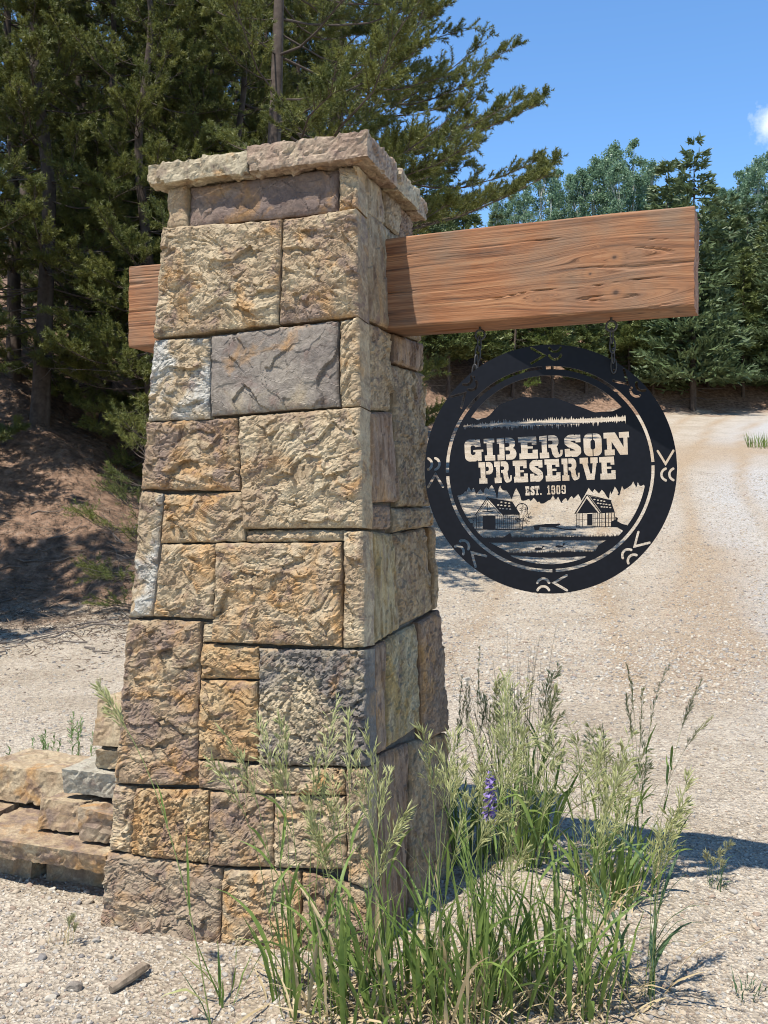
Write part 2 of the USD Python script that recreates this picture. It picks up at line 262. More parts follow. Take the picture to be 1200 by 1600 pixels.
ground_mat = usdkit.material(stage, LOOKS+'ground', {
    'g': ('geometry', {}), 'a': ('attribute', {'attribute': 'mask'}), 's': ('separate_color', {}),
    'n1': ('noise_texture', {'scale': 1.1, 'detail': 6.0, 'roughness': .62}),
    'r1': ('rgb_ramp', {'ramp': [(.28, (.265, .222, .168)), (.45, (.325, .28, .218)), (.58, (.37, .325, .262)), (.75, (.305, .264, .208))]}),
    'v': ('voronoi_texture', {'scale': 62.0, 'randomness': 1.0}), 'rv': ('rgb_ramp', {'ramp': [(.0, (.52, .48, .46)), (.3, (.85, .82, .79)), (.6, (1.08, 1.05, 1.0)), (1., (1.3, 1.27, 1.24))]}),
    'sv': ('separate_color', {}), 'nm': ('noise_texture', {'scale': 13.0, 'detail': 9.0, 'roughness': .78}), 'rm': ('rgb_ramp', {'ramp': [(.30, (.66, .64, .62)), (.46, (.97, .96, .95)), (.6, (1.06, 1.06, 1.05)), (.75, (1.2, 1.19, 1.17))]}), 'mulm': ('mix_color', {'blend_type': 'multiply', 'fac': 1.0, 'use_clamp': False}),
    'mulv': ('mix_color', {'blend_type': 'multiply', 'fac': .85, 'use_clamp': False}),
    'grey': ('mix_color', {'b': (.35, .345, .335)}), 'greyf': ('math', {'math_type': 'multiply', 'value2': 1.0}),
    'n2': ('noise_texture', {'scale': 6.0, 'detail': 8.0, 'roughness': .7}),
    'r2': ('rgb_ramp', {'ramp': [(.25, (.045, .032, .024)), (.45, (.135, .085, .056)), (.58, (.235, .15, .10)), (.78, (.26, .205, .155))]}),
    'n3': ('noise_texture', {'scale': 45.0, 'detail': 6.0, 'roughness': .75}), 'r3': ('rgb_ramp', {'ramp': [(.3, (.62, .62, .62)), (.5, (1., 1., 1.)), (.7, (1.35, 1.3, 1.25))]}),
    'mul3': ('mix_color', {'blend_type': 'multiply', 'fac': 1.0, 'use_clamp': False}),
    'mixf': ('mix_color', {}), 'nf': ('noise_texture', {'scale': 9.0, 'detail': 6.0, 'roughness': .7}), 'addf': ('math', {'math_type': 'add'}), 'mrf': ('map_range', {'from_min': .72, 'from_max': 1.22, 'to_min': 0., 'to_max': 1., 'clamp': True}),
    'soil': ('mix_color', {'b': (.29, .22, .145)}), 'soilf': ('math', {'math_type': 'multiply', 'value2': .85}),
    'nb': ('noise_texture', {'scale': 120.0, 'detail': 5.0, 'roughness': .7}),
    'bm': ('bump', {'strength': .75, 'distance': .02}), 'bm2': ('bump', {'strength': .6, 'distance': .012}),
    'p': ('principled_bsdf', {'roughness': .95, 'specular_ior_level': .15})},
    [('a.color', 's.color'), ('g.position', 'n1.vector'), ('g.position', 'v.vector'), ('g.position', 'n2.vector'), ('g.position', 'n3.vector'), ('g.position', 'nf.vector'), ('g.position', 'nb.vector'),
     ('n1.fac', 'r1.fac'), ('s.g', 'greyf.value1'), ('greyf.value', 'grey.fac'), ('r1.color', 'grey.a'),
     ('v.color', 'sv.color'), ('sv.r', 'rv.fac'), ('grey.result', 'soil.a'), ('s.b', 'soilf.value1'), ('soilf.value', 'soil.fac'),
     ('soil.result', 'mulv.a'), ('rv.color', 'mulv.b'), ('n2.fac', 'r2.fac'), ('n3.fac', 'r3.fac'), ('r2.color', 'mul3.a'), ('r3.color', 'mul3.b'),
     ('nf.fac', 'addf.value1'), ('s.r', 'addf.value2'), ('addf.value', 'mrf.value'), ('mrf.result', 'mixf.fac'), ('g.position', 'nm.vector'), ('nm.fac', 'rm.fac'), ('mulv.result', 'mulm.a'), ('rm.color', 'mulm.b'), ('mulm.result', 'mixf.a'), ('mul3.result', 'mixf.b'),
     ('mixf.result', 'p.base_color'), ('v.distance', 'bm.height'), ('nb.fac', 'bm2.height'), ('bm.normal', 'bm2.normal'), ('bm2.normal', 'p.normal')], surface='p.BSDF')
def sub_sheet(name, sel):
    q = quads[sel]; ids, inv = np.unique(q, return_inverse=True)
    put(name, (V[ids], inv.reshape(q.shape)), ground_mat, None, smooth=True, kind='structure', primvars={'mask': mask[ids]})
sub_sheet('gravel_ground', ~onbank); sub_sheet('forest_floor', onbank)

# ------------------------------------------------------------ stone pillar
TH = .3435; A_ = np.array([math.cos(TH), -math.sin(TH), 0]); B_ = np.array([math.sin(TH), math.cos(TH), 0]); C_ = np.array([-.3514, 3.8048, 0])
WB, DB, WT, DT, PH = 1.0391, 1.0492, .7674, .6511, 2.711
def wd(zv):
    t = np.asarray(zv, float)/PH; return WB+(WT-WB)*t, DB+(DT-DB)*t
class Face:
    """a leaning side of the pillar: s runs along it, z up"""
    def __init__(s, which):
        s.k = which
        s.ax = {'f': A_, 'r': B_, 'b': -A_, 'l': -B_}[which]; out = {'f': -B_, 'r': A_, 'b': B_, 'l': -A_}[which]; s.out = out
        s.w0, s.w1 = (WB, WT) if which in 'fb' else (DB, DT); s.d0, s.d1 = (DB, DT) if which in 'fb' else (WB, WT)
        lean = (s.d0-s.d1)/2/PH; s.n = out+np.array([0, 0, lean]); s.n /= np.linalg.norm(s.n)
    def half(s, zv): return (s.w0+(s.w1-s.w0)*np.asarray(zv)/PH)/2
    def at(s, u, zv, h=0.0):
        u = np.asarray(u, float); zv = np.asarray(zv, float); dd = (s.d0+(s.d1-s.d0)*zv/PH)/2
        return C_+u[..., None]*s.ax+dd[..., None]*s.out+zv[..., None]*np.array([0, 0, 1.])+np.asarray(h)[..., None]*s.n
    def px(s, p):
        P0 = s.at(np.array(0.), np.array(0.)); q = onplane(p, P0, s.n); return (q-C_)@s.ax, q[2]
def face_stone(F, quad, seed, res, amp, style='split', depth=.1, proud=0.0, joint=.0012):
    """quad: four (s, z) corners TL, TR, BR, BL on the face; returns the stone as a mesh with a broken front"""
    TL, TR, BR, BL = [np.array(q, float) for q in quad]; r = np.random.default_rng(seed)
    Lu = max(np.linalg.norm(TR-TL), np.linalg.norm(BR-BL)); Lv = max(np.linalg.norm(TL-BL), np.linalg.norm(TR-BR))
    nu, nv = max(3, int(Lu/res)), max(3, int(Lv/res))
    ju, jv = joint/Lu, joint/Lv
    def warp(t, n):  # denser rows at the rim
        return t
    u = np.linspace(ju, 1-ju, nu+1); v = np.linspace(jv, 1-jv, nv+1); U, Vv = np.meshgrid(u, v)
    S = (TL*(1-U[..., None])+TR*U[..., None])*Vv[..., None]+(BL*(1-U[..., None])+BR*U[..., None])*(1-Vv[..., None])
    # ragged outline
    p3 = np.stack([S[..., 0], S[..., 1], np.full(U.shape, seed*1.37)], -1)
    e = np.minimum.reduce([U*Lu, (1-U)*Lu, Vv*Lv, (1-Vv)*Lv])
    rim = np.exp(-e/.03)
    S = S+rim[..., None]*np.stack([fbm(p3*26, 3, seed)-.5, fbm(p3*26, 3, seed+50)-.5], -1)*.009
    P2 = S.reshape(-1, 2); q3 = np.c_[P2, np.full(len(P2), seed*.77)]
    wv = np.stack([fbm(q3*9, 3, seed+7)-.5, fbm(q3*9, 3, seed+8)-.5], 1)
    ef = e.ravel()
    if style == 'split':
        W = P2+wv*.09
        ang = r.uniform(-.6, .6); st = np.array([[math.cos(ang), -math.sin(ang)], [math.sin(ang), math.cos(ang)]])
        W = W@st*np.array([.8, 1.35])
        f0 = (fbm(np.c_[W*5.5, q3[:, 2]], 4, seed+1)-.5)*.060+(fbm(np.c_[W*17, q3[:, 2]], 3, seed+9)-.5)*.016
        stp = .0068; g0 = f0/stp+r.uniform(0, 1); ter = stp*(np.floor(g0)+sstep(.68, 1., g0-np.floor(g0)))-stp*r.uniform(0, 1)*0
        st2 = .0030; f1 = f0*.35+(fbm(np.c_[W*24+3, q3[:, 2]], 3, seed+19)-.5)*.016; g1 = f1/st2; ter2 = st2*(np.floor(g1)+sstep(.66, 1., g1-np.floor(g1)))
        h = .30*(ter-ter.mean())+.60*(ter2-ter2.mean())+flakes(W, .062, seed+2, .12, .0034)+flakes(W+wv*.03, .026, seed+3, .17, .0014)+flakes(W+wv*.02, .012, seed+4, .2, .0007)+(fbm(q3*85, 3, seed+5)-.5)*.003
        h = h*.95*amp*(1-.4*np.exp(-ef/.012))+.010*(1-np.exp(-ef/.009))-.008*np.exp(-ef/.004)
    elif style == 'smooth':
        h = (fbm(q3*5, 3, seed+1)-.5)*.02+flakes(P2+wv*.12, .13, seed+2, .04, .0028)+flakes(P2+wv*.05, .05, seed+3, .05, .0012)+(fbm(q3*60, 4, seed+5)-.5)*.0035
        h = h*amp+.008*(1-np.exp(-ef/.012))-.008*np.exp(-ef/.005)
    elif style == 'pitted':
        h = (fbm(q3*6, 3, seed+1)-.5)*.04+flakes(P2+wv*.05, .02, seed+3, .35, .003)+flakes(P2+wv*.02, .010, seed+4, .3, .0016)+(fbm(q3*55, 4, seed+5)-.5)*.007
        h = h*amp+.010*(1-np.exp(-ef/.009))-.008*np.exp(-ef/.004)
    else:   # bed face: long upright streaks
        qs = q3*np.array([1., .4, 1.])
        h = (fbm(qs*22, 4, seed+1)-.5)*.010+(fbm(q3*5, 3, seed+6)-.5)*.012+flakes((P2+wv*.04)*np.array([1., .3]), .03, seed+2, .10, .002)
        h = h*amp+.006*(1-np.exp(-ef/.008))-.007*np.exp(-ef/.005)
    h = h+proud
    top = F.at(S[..., 0], S[..., 1], h.reshape(U.shape)); nu1, nv1 = nu+1, nv+1
    verts = [top.reshape(-1, 3)]; ii = (np.arange(nv)[:, None]*nu1+np.arange(nu)[None]).ravel()
    faces = [np.stack([ii, ii+1, ii+nu1+1, ii+nu1], 1)]
    ring = np.concatenate([np.arange(nu), np.arange(nv)*nu1+nu, nv*nu1+nu-np.arange(nu), (nv-np.arange(nv))*nu1]); k = len(ring)
    base, off = verts[0][ring], len(verts[0]); prev = ring; rows = 5
    SR = S.reshape(-1, 2)[ring]; cs = S.reshape(-1, 2).mean(0)
    for j in range(1, rows+1):
        dd = depth*j/rows; pr = np.c_[SR, np.full(k, dd*1.0+seed)]
        inw = (fbm(pr*16, 3, seed+20)-.5)*.014
        dirs = SR-cs; dirs = dirs/np.maximum(np.abs(dirs)/np.array([Lu, Lv])*2, 1e-6).max(1, keepdims=True)*0+np.sign(dirs)*0
        q = F.at(SR[:, 0], SR[:, 1], np.full(k, -dd)+(h[ring]*(1-j/rows)))
        edge = np.where(np.arange(k) < nu, 0, np.where(np.arange(k) < nu+nv, 1, np.where(np.arange(k) < 2*nu+nv, 2, 3)))
        outv = np.stack([np.where(edge == 1, 1, np.where(edge == 3, -1, 0)), np.zeros(k)], 1)
        q = q+outv[:, :1]*F.ax*inw[:, None]*.7
        verts.append(q); cur = off+np.arange(k); nxt = np.roll(np.arange(k), -1)
        faces.append(np.stack([prev[np.arange(k)], cur, cur[nxt], prev[nxt]], 1)[:, ::-1][:, [0, 1, 2, 3]]); prev = cur; off += k
    return np.vstack(verts), np.vstack(faces)
pillar = thing('stone_pillar', 'tall tapering gate pillar of rough split buff and rust stone with an overhanging cap', 'stone pillar')
FF, FR, FB, FL = Face('f'), Face('r'), Face('b'), Face('l')
# corners of the stones of the front face as seen: TL TR BR BL
FRONT = [
 ([(262, 290), (292, 288), (292, 355), (256, 357)], 'buff', 'smooth', -.006), ([(292, 289), (527, 258), (526, 328), (292, 355)], 'purple', 'smooth', -.012), ([(528, 258), (557, 250), (562, 325), (527, 328)], 'buff', 'split', -.004),
 ([(256, 357), (442, 344), (437, 508), (244, 529)], 'buff', 'split', .012), ([(443, 344), (564, 326), (565, 495), (438, 508)], 'buffpur', 'split', .010),
 ([(241, 531), (328, 526), (328, 655), (234, 658)], 'white', 'split', .0), ([(330, 525), (529, 502), (529, 635), (330, 651)], 'slate', 'smooth', .006), ([(531, 500), (566, 496), (565, 635), (532, 636)], 'buff', 'split', .004),
 ([(230, 659), (372, 653), (374, 767), (225, 765)], 'buffpur', 'split', .002), ([(374, 651), (565, 636), (571, 825), (380, 826)], 'buff', 'split', .008),
 ([(224, 766), (255, 771), (238, 963), (204, 965)], 'white', 'split', .0), ([(257, 772), (378, 768), (383, 846), (252, 849)], 'buffrust', 'split', .002), ([(252, 850), (337, 849), (332, 967), (239, 963)], 'buff', 'split', .0),
 ([(384, 828), (535, 828), (535, 845), (384, 847)], 'buff', 'split', -.008), ([(339, 849), (534, 847), (535, 1011), (333, 1004)], 'buffrust', 'split', .010), ([(537, 829), (571, 828), (572, 1012), (537, 1012)], 'buff', 'split', .002),
 ([(202, 967), (314, 971), (309, 1228), (181, 1223)], 'buffpur', 'split', .006), ([(315, 971), (332, 972), (332, 1004), (315, 1003)], 'buff', 'split', -.006), ([(315, 1005), (405, 1010), (404, 1062), (314, 1060)], 'orange', 'split', .0),
 ([(313, 1062), (404, 1064), (403, 1190), (309, 1186)], 'orange', 'split', .006), ([(406, 1013), (571, 1014), (572, 1198), (406, 1194)], 'dark', 'pitted', .008),
 ([(309, 1188), (384, 1192), (384, 1240), (309, 1231)], 'brown', 'split', .0), ([(385, 1194), (540, 1200), (539, 1243), (385, 1240)], 'buffrust', 'split', .0), ([(541, 1201), (573, 1200), (577, 1388), (543, 1378)], 'buff', 'split', .004),
 ([(182, 1225), (212, 1230), (204, 1333), (168, 1328)], 'buff', 'split', .0), ([(213, 1231), (327, 1234), (327, 1350), (205, 1335)], 'orange', 'pitted', .006), ([(328, 1236), (427, 1241), (428, 1356), (328, 1351)], 'buffpur', 'split', .004), ([(428, 1242), (540, 1245), (542, 1358), (429, 1356)], 'buff', 'split', .002),
 ([(168, 1330), (347, 1355), (346, 1500), (157, 1480)], 'brown', 'split', .008), ([(348, 1357), (470, 1360), (472, 1505), (348, 1500)], 'buffrust', 'split', .006), ([(471, 1361), (577, 1390), (580, 1530), (472, 1505)], 'buffpur', 'split', .002)]
RIGHT = [
 ([(566, 265), (598, 292), (602, 352), (566, 330)], 'bed'), ([(600, 294), (624, 313), (624, 370), (604, 353)], 'bed'), ([(626, 316), (647, 333), (648, 385), (626, 371)], 'bedpur'),
 ([(576, 331), (609, 357), (611, 515), (576, 500)], 'bed'), ([(611, 358), (650, 388), (657, 533), (613, 516)], 'bed'),
 ([(577, 502), (615, 520), (612, 642), (577, 640)], 'bed'), ([(617, 522), (656, 535), (654, 580), (616, 566)], 'bedpur'), ([(657, 536), (664, 539), (666, 582), (656, 580)], 'bed'),
 ([(616, 569), (666, 585), (673, 791), (624, 792)], 'bed'), ([(577, 643), (614, 643), (622, 784), (577, 786)], 'bedpur'),
 ([(577, 788), (613, 788), (613, 827), (577, 828)], 'bedpur'), ([(615, 794), (676, 792), (678, 822), (615, 832)], 'bed'),
 ([(577, 830), (614, 834), (625, 983), (577, 1010)], 'bedyel'), ([(616, 834), (669, 824), (677, 955), (627, 981)], 'bed'), ([(671, 824), (682, 822), (688, 949), (679, 954)], 'bed'),
 ([(578, 1014), (604, 1001), (606, 1172), (578, 1188)], 'bedpur'), ([(605, 1000), (652, 974), (660, 1134), (607, 1170)], 'bedyel'), ([(654, 972), (690, 951), (701, 1140), (662, 1160)], 'bedpur'),
 ([(578, 1192), (607, 1174), (640, 1160), (640, 1520), (578, 1560)], 'bedpur'), ([(642, 1160), (702, 1143), (715, 1375), (642, 1440)], 'bed')]
for i, (q, m, st, pr) in enumerate(FRONT):
    c = [FF.px(p) for p in q]; out = []
    for j, (s, zz) in enumerate(c):
        if i < 3 and j < 2: zz = PH+.004
        if i >= len(FRONT)-3 and j >= 2: zz = -.14
        hf = float(FF.half(zz))
        if abs(s-hf) < .045: s = hf
        if abs(s+hf) < .045: s = -hf
        out.append((s, zz))
    put('stone', face_stone(FF, out, 100+i*13, .0043, 1.0, st, depth=.10, proud=pr), SM[m], pillar)
for i, (q, m) in enumerate(RIGHT):
    if len(q) == 5: q = [q[0], q[2], q[3], q[4]]
    c = [FR.px(p) for p in q]; out = []
    for j, (s, zz) in enumerate(c):
        hf = float(FR.half(zz))
        if i < 3 and j < 2: zz = PH+.004; hf = float(FR.half(zz))
        if i >= len(RIGHT)-2 and j >= 2: zz = -.14; hf = float(FR.half(zz))
        if s < -hf+.13: s = -hf+.092
        if abs(s-hf) < .05: s = hf
        out.append((s, zz))
    put('stone', face_stone(FR, out, 900+i*17, .0075, .6 if i % 3 else 1.0, 'split' if i % 3 else 'bed', depth=.09, proud=-.006+.006*math.sin(i*2.3)), SM[m], pillar)
_rng = random.Random(4)
for F, u0 in ((FB, .0), (FL, .09)):
    zc = -.12
    while zc < PH-.06:
        hgt = min(_rng.uniform(.2, .36), PH-zc)
        if PH-zc-hgt < .1: hgt = PH-zc
        cuts = sorted([0, 1]+[min(.93, max(.07, (k+_rng.uniform(.7, 1.3))/3)) for k in range(2)])
        for a, b in zip(cuts[:-1], cuts[1:]):
            def sx(f, zv):
                hf = float(F.half(zv)); lo = -hf+.09; hi = hf-(.09 if F is FL else 0)
                return lo+(hi-lo)*f
            z1 = zc+hgt-.004; q = [(sx(a, z1), z1), (sx(b, z1), z1), (sx(b, zc), zc), (sx(a, zc), zc)]
            put('stone', face_stone(F, q, _rng.randrange(9999), .03, 1.0, 'split', depth=.08), SM[_rng.choice(['buff', 'buffpur', 'brown', 'orange', 'slate'])], pillar)
        zc += hgt
def box8(zlo, zhi, inset):
    o = []
    for zv in (zlo, zhi):
        w, d = wd(zv); w = w/2-inset; d = d/2-inset
        o += [C_+A_*sx*w+B_*sy*d+np.array([0, 0, zv]) for sx, sy in ((-1, -1), (1, -1), (1, 1), (-1, 1))]
    return np.array(o)
def hexa(o): return o, np.array([[0, 3, 2, 1], [4, 5, 6, 7], [0, 1, 5, 4], [1, 2, 6, 5], [2, 3, 7, 6], [3, 0, 4, 7]])
put('core', hexa(box8(-.12, PH-.002, .035)), SM['core'], pillar)

def rough_block(corners, res, seed, amp=1.0, bump=1.0, wear=1):
    """a broken stone: corners 8x3 (bottom 0-3 then top 4-7, counter-clockwise), faces gridded, welded and chipped"""
    c = np.asarray(corners, float); quadsf = [[0, 3, 2, 1], [4, 5, 6, 7], [0, 1, 5, 4], [1, 2, 6, 5], [2, 3, 7, 6], [3, 0, 4, 7]]
    vs, fs, o = [], [], 0
    n = lambda a, b: max(2, int(np.linalg.norm(c[a]-c[b])/res))
    na, nb, nc = max(n(0, 1), n(2, 3)), max(n(1, 2), n(0, 3)), max(n(0, 4), n(2, 6))
    for q in quadsf:
        def cnt(a, b):
            k = {a, b}
            return na if k in ({0, 1}, {2, 3}, {4, 5}, {6, 7}) else nb if k in ({1, 2}, {0, 3}, {5, 6}, {4, 7}) else nc
        nu, nv = cnt(q[0], q[1]), cnt(q[1], q[2]); U, W = np.meshgrid(np.linspace(0, 1, nu+1), np.linspace(0, 1, nv+1)); U = U[..., None]; W = W[..., None]
        p = (c[q[0]]*(1-U)+c[q[1]]*U)*(1-W)+(c[q[3]]*(1-U)+c[q[2]]*U)*W
        ii = (np.arange(nv)[:, None]*(nu+1)+np.arange(nu)[None]).ravel(); vs.append(p.reshape(-1, 3)); fs.append(np.stack([ii, ii+1, ii+nu+2, ii+nu+1], 1)+o); o += len(vs[-1])
    v = np.vstack(vs); f = np.vstack(fs); f = np.vstack([f[:, [0, 1, 2]], f[:, [0, 2, 3]]])
    key = np.round(v/1e-5).astype(np.int64); _, first, inv = np.unique(key, axis=0, return_index=True, return_inverse=True); v = v[first]; f = inv.ravel()[f]
    # wear the edges down, then chip
    ctr = c.mean(0)
    m = trimesh.Trimesh(v, f, process=False); nrm = np.array(m.vertex_normals)
    sharp = 1-np.clip(np.linalg.norm(trimesh.geometry.mean_vertex_normals(len(v), f, m.face_normals), axis=1), 0, 1) if False else None
    for _ in range(wear): trimesh.smoothing.filter_laplacian(m, lamb=.45, iterations=1)
    v = np.array(m.vertices); nrm = np.array(m.vertex_normals)
    s = seed*3.1; w = np.stack([fbm(v*10+s, 2, seed+k)-.5 for k in range(3)], 1)*.06
    h = (fbm(v*6+s, 3, seed)-.5)*.03*bump+flakes(v+w, .075, seed+1, .09, .0028)+flakes(v+w*.5, .026, seed+2, .14, .0012)+(fbm(v*70+s, 3, seed+3)-.5)*.0034
    return v+nrm*(h*amp)[:, None], f
# cap stones
OV = .056; CH = .088
def plan(u, w, zv): return C_+A_*u+B_*w+np.array([0, 0, zv])
def cap_piece(u0, u1, w0, w1, mat, seed, z0=PH, z1=PH+CH, skew=0.0):
    c = [plan(u, w, zv) for zv in (z0, z1) for (u, w) in ((u0, w0), (u1+skew, w0), (u1-skew, w1), (u0, w1))]
    put('cap_stone', rough_block(c, .008, seed, .75, .35), SM[mat], pillar)
hw, hd = WT/2+OV, DT/2+OV
cap_piece(-hw, -.02, -hd, -.05, 'capbuff', 11, PH+.002, PH+CH-.01); cap_piece(-.018, hw, -hd+.004, -.045, 'cappink', 12, PH+.004, PH+CH+.006, .004)
cap_piece(.0, hw-.004, -.04, hd*.62, 'capbuff', 13, PH, PH+CH-.004); cap_piece(.02, hw-.016, hd*.62+.006, hd, 'cappink', 14, PH-.002, PH+CH-.012)
cap_piece(-hw, -.01, -.045, hd, 'capbuff', 15, PH, PH+CH-.015)

# ------------------------------------------------------------ timber beam
BD, BT, BL0, BL1, BZ0, BZ1 = .05, .20, -.768, 1.508, 2.184, 2.52
LB, HB = BL1-BL0, BZ1-BZ0
TB = TH+math.radians(2.6); A2 = np.array([math.cos(TB), -math.sin(TB), 0]); B2 = np.array([math.sin(TB), math.cos(TB), 0])
def beam_pt(px):
    q = onplane(px, C_-B2*BD, B2); return (q-C_)@A2-BL0, q[2]-BZ0
KN = [beam_pt(p)+(r,) for p, r in (((960, 402), .034), ((922, 428), .024), ((962, 457), .046), ((840, 467), .013), ((935, 385), .006), ((790, 410), .006))]
def beam_mesh():
    ch = .006; nu, na, nb = 460, 70, 34
    # ring of the section: front, top, back, bottom with a small chamfer
    def edge(p, q, n): return [np.array(p)+(np.array(q)-np.array(p))*t for t in np.linspace(0, 1, n, endpoint=False)]
    y0, y1, z0, z1 = 0., BT, 0., HB
    ring = edge((y0, z0+ch), (y0, z1-ch), na)+edge((y0, z1-ch), (y0+ch, z1), 2)+edge((y0+ch, z1), (y1-ch, z1), nb)+edge((y1-ch, z1), (y1, z1-ch), 2)+edge((y1, z1-ch), (y1, z0+ch), na//3)+edge((y1, z0+ch), (y1-ch, z0), 2)+edge((y1-ch, z0), (y0+ch, z0), nb)+edge((y0+ch, z0), (y0, z0+ch), 2)
    ring = np.array(ring); k = len(ring); u = np.linspace(0, LB, nu+1)
    U = np.repeat(u, k); Y = np.tile(ring[:, 0], nu+1); Z = np.tile(ring[:, 1], nu+1)
    # grain coordinate: distance from the heart of the log, pushed aside by the knots
    wob = (fbm(np.c_[U*1.1, U*0+3, Y*2+Z*1.2], 3, 5)-.5)*.022+(fbm(np.c_[U*4, Z*6, Y*3], 2, 15)-.5)*.006
    cy, cz = BT*.75+.03*np.sin(U*1.3), HB*.42+.05*np.sin(U*.9+1)
    g = Z*1.0+.35*Y+wob; kn = np.zeros_like(U)
    flat = np.zeros_like(U)
    for ku, kz, kr in KN:
        du, dz = (U-ku)/2.4, Z-kz; rr = np.sqrt(du*du+dz*dz); fall = np.exp(-(rr/(kr*2.3))**2)*(1-sstep(.05, .12, Y))
        g = g-fall*kr*1.15*dz/np.sqrt(dz*dz+(kr*.45)**2)
        r2 = np.hypot((U-ku)/1.25, dz)*(1+.25*(fbm(np.c_[U*30, Z*30, Y*0+kr*99], 2, 6)-.5)); front = (Y < .06)
        kn = np.maximum(kn, np.clip(1-r2/(kr*1.15), 0, 1)*front); flat = np.maximum(flat, (1-sstep(kr*.6, kr*1.2, r2))*front)
    e1 = np.exp(-U/.012)+np.exp(-(LB-U)/.012)
    late = np.sin(g*2*np.pi/.0125+fbm(np.c_[U*2, g*40, U*0], 2, 3)*4)
    h = late*.00015+(fbm(np.c_[U*2.2, g*190, Y*8], 3, 8)-.5)*.0008
    ck = fbm(np.c_[U*1.4, g*42, Y*4], 3, 21); h = h-.004*sstep(.69, .74, ck)
    # two long drying checks and the cracks across the knots
    for c0, u0, u1 in ((.115, .25, 1.35), (.247, 1.0, 1.9), (.06, 1.5, 2.2), (.285, .75, 1.25)):
        h = h-.008*np.exp(-((g-c0-.02)/.0014)**2)*sstep(u0, u0+.08, U)*(1-sstep(u1-.1, u1, U))
    h = h*(1-.9*flat)
    d0 = np.stack([ring[:, 0]-BT/2, ring[:, 1]-HB/2], 1); q = np.zeros((k, 2))
    q[np.abs(ring[:, 0]) < 1e-6] += (-1, 0); q[np.abs(ring[:, 0]-BT) < 1e-6] += (1, 0); q[np.abs(ring[:, 1]) < 1e-6] += (0, -1); q[np.abs(ring[:, 1]-HB) < 1e-6] += (0, 1)
    q /= np.maximum(np.linalg.norm(q, axis=1, keepdims=True), 1e-9); qn = np.tile(q, (nu+1, 1))
    Y2 = Y+qn[:, 0]*h; Z2 = Z+qn[:, 1]*h+(fbm(np.c_[U*2.2, U*0, U*0+9], 2, 4)-.5)*.010*sstep(HB*.6, HB, Z)
    rag = (fbm(np.c_[Y*30, Z*30, U*0], 3, 33)-.5)*.008*e1
    P = C_+A2*(BL0+U+rag)[:, None]+B2*(-BD+Y2)[:, None]+np.array([0, 0, 1.])*(BZ0+Z2)[:, None]
    i = np.arange(nu)[:, None]*k; j = np.arange(k)[None]; j2 = (j+1) % k
    f = np.stack([i+j, i+k+j, i+k+j2, i+j2], -1).reshape(-1, 4); f = np.vstack([f[:, [0, 1, 2]], f[:, [0, 2, 3]]])
    pv = np.stack([g, kn, U], 1)
    n0 = len(P); ends = []
    for s, u0 in ((0, 0.), (nu, LB)):
        P = np.vstack([P, C_+A2*(BL0+u0)+B2*(-BD+BT/2)+np.array([0, 0, BZ0+HB/2])]); pv = np.vstack([pv, [HB/2, 0, u0]])
        jj = np.arange(k); a = s*k+jj; b = s*k+(jj+1) % k; c = np.full(k, len(P)-1)
        f = np.vstack([f, np.stack([a, b, c], 1) if s == 0 else np.stack([b, a, c], 1)])
    return P, f, pv
bv, bf, bpv = beam_mesh()
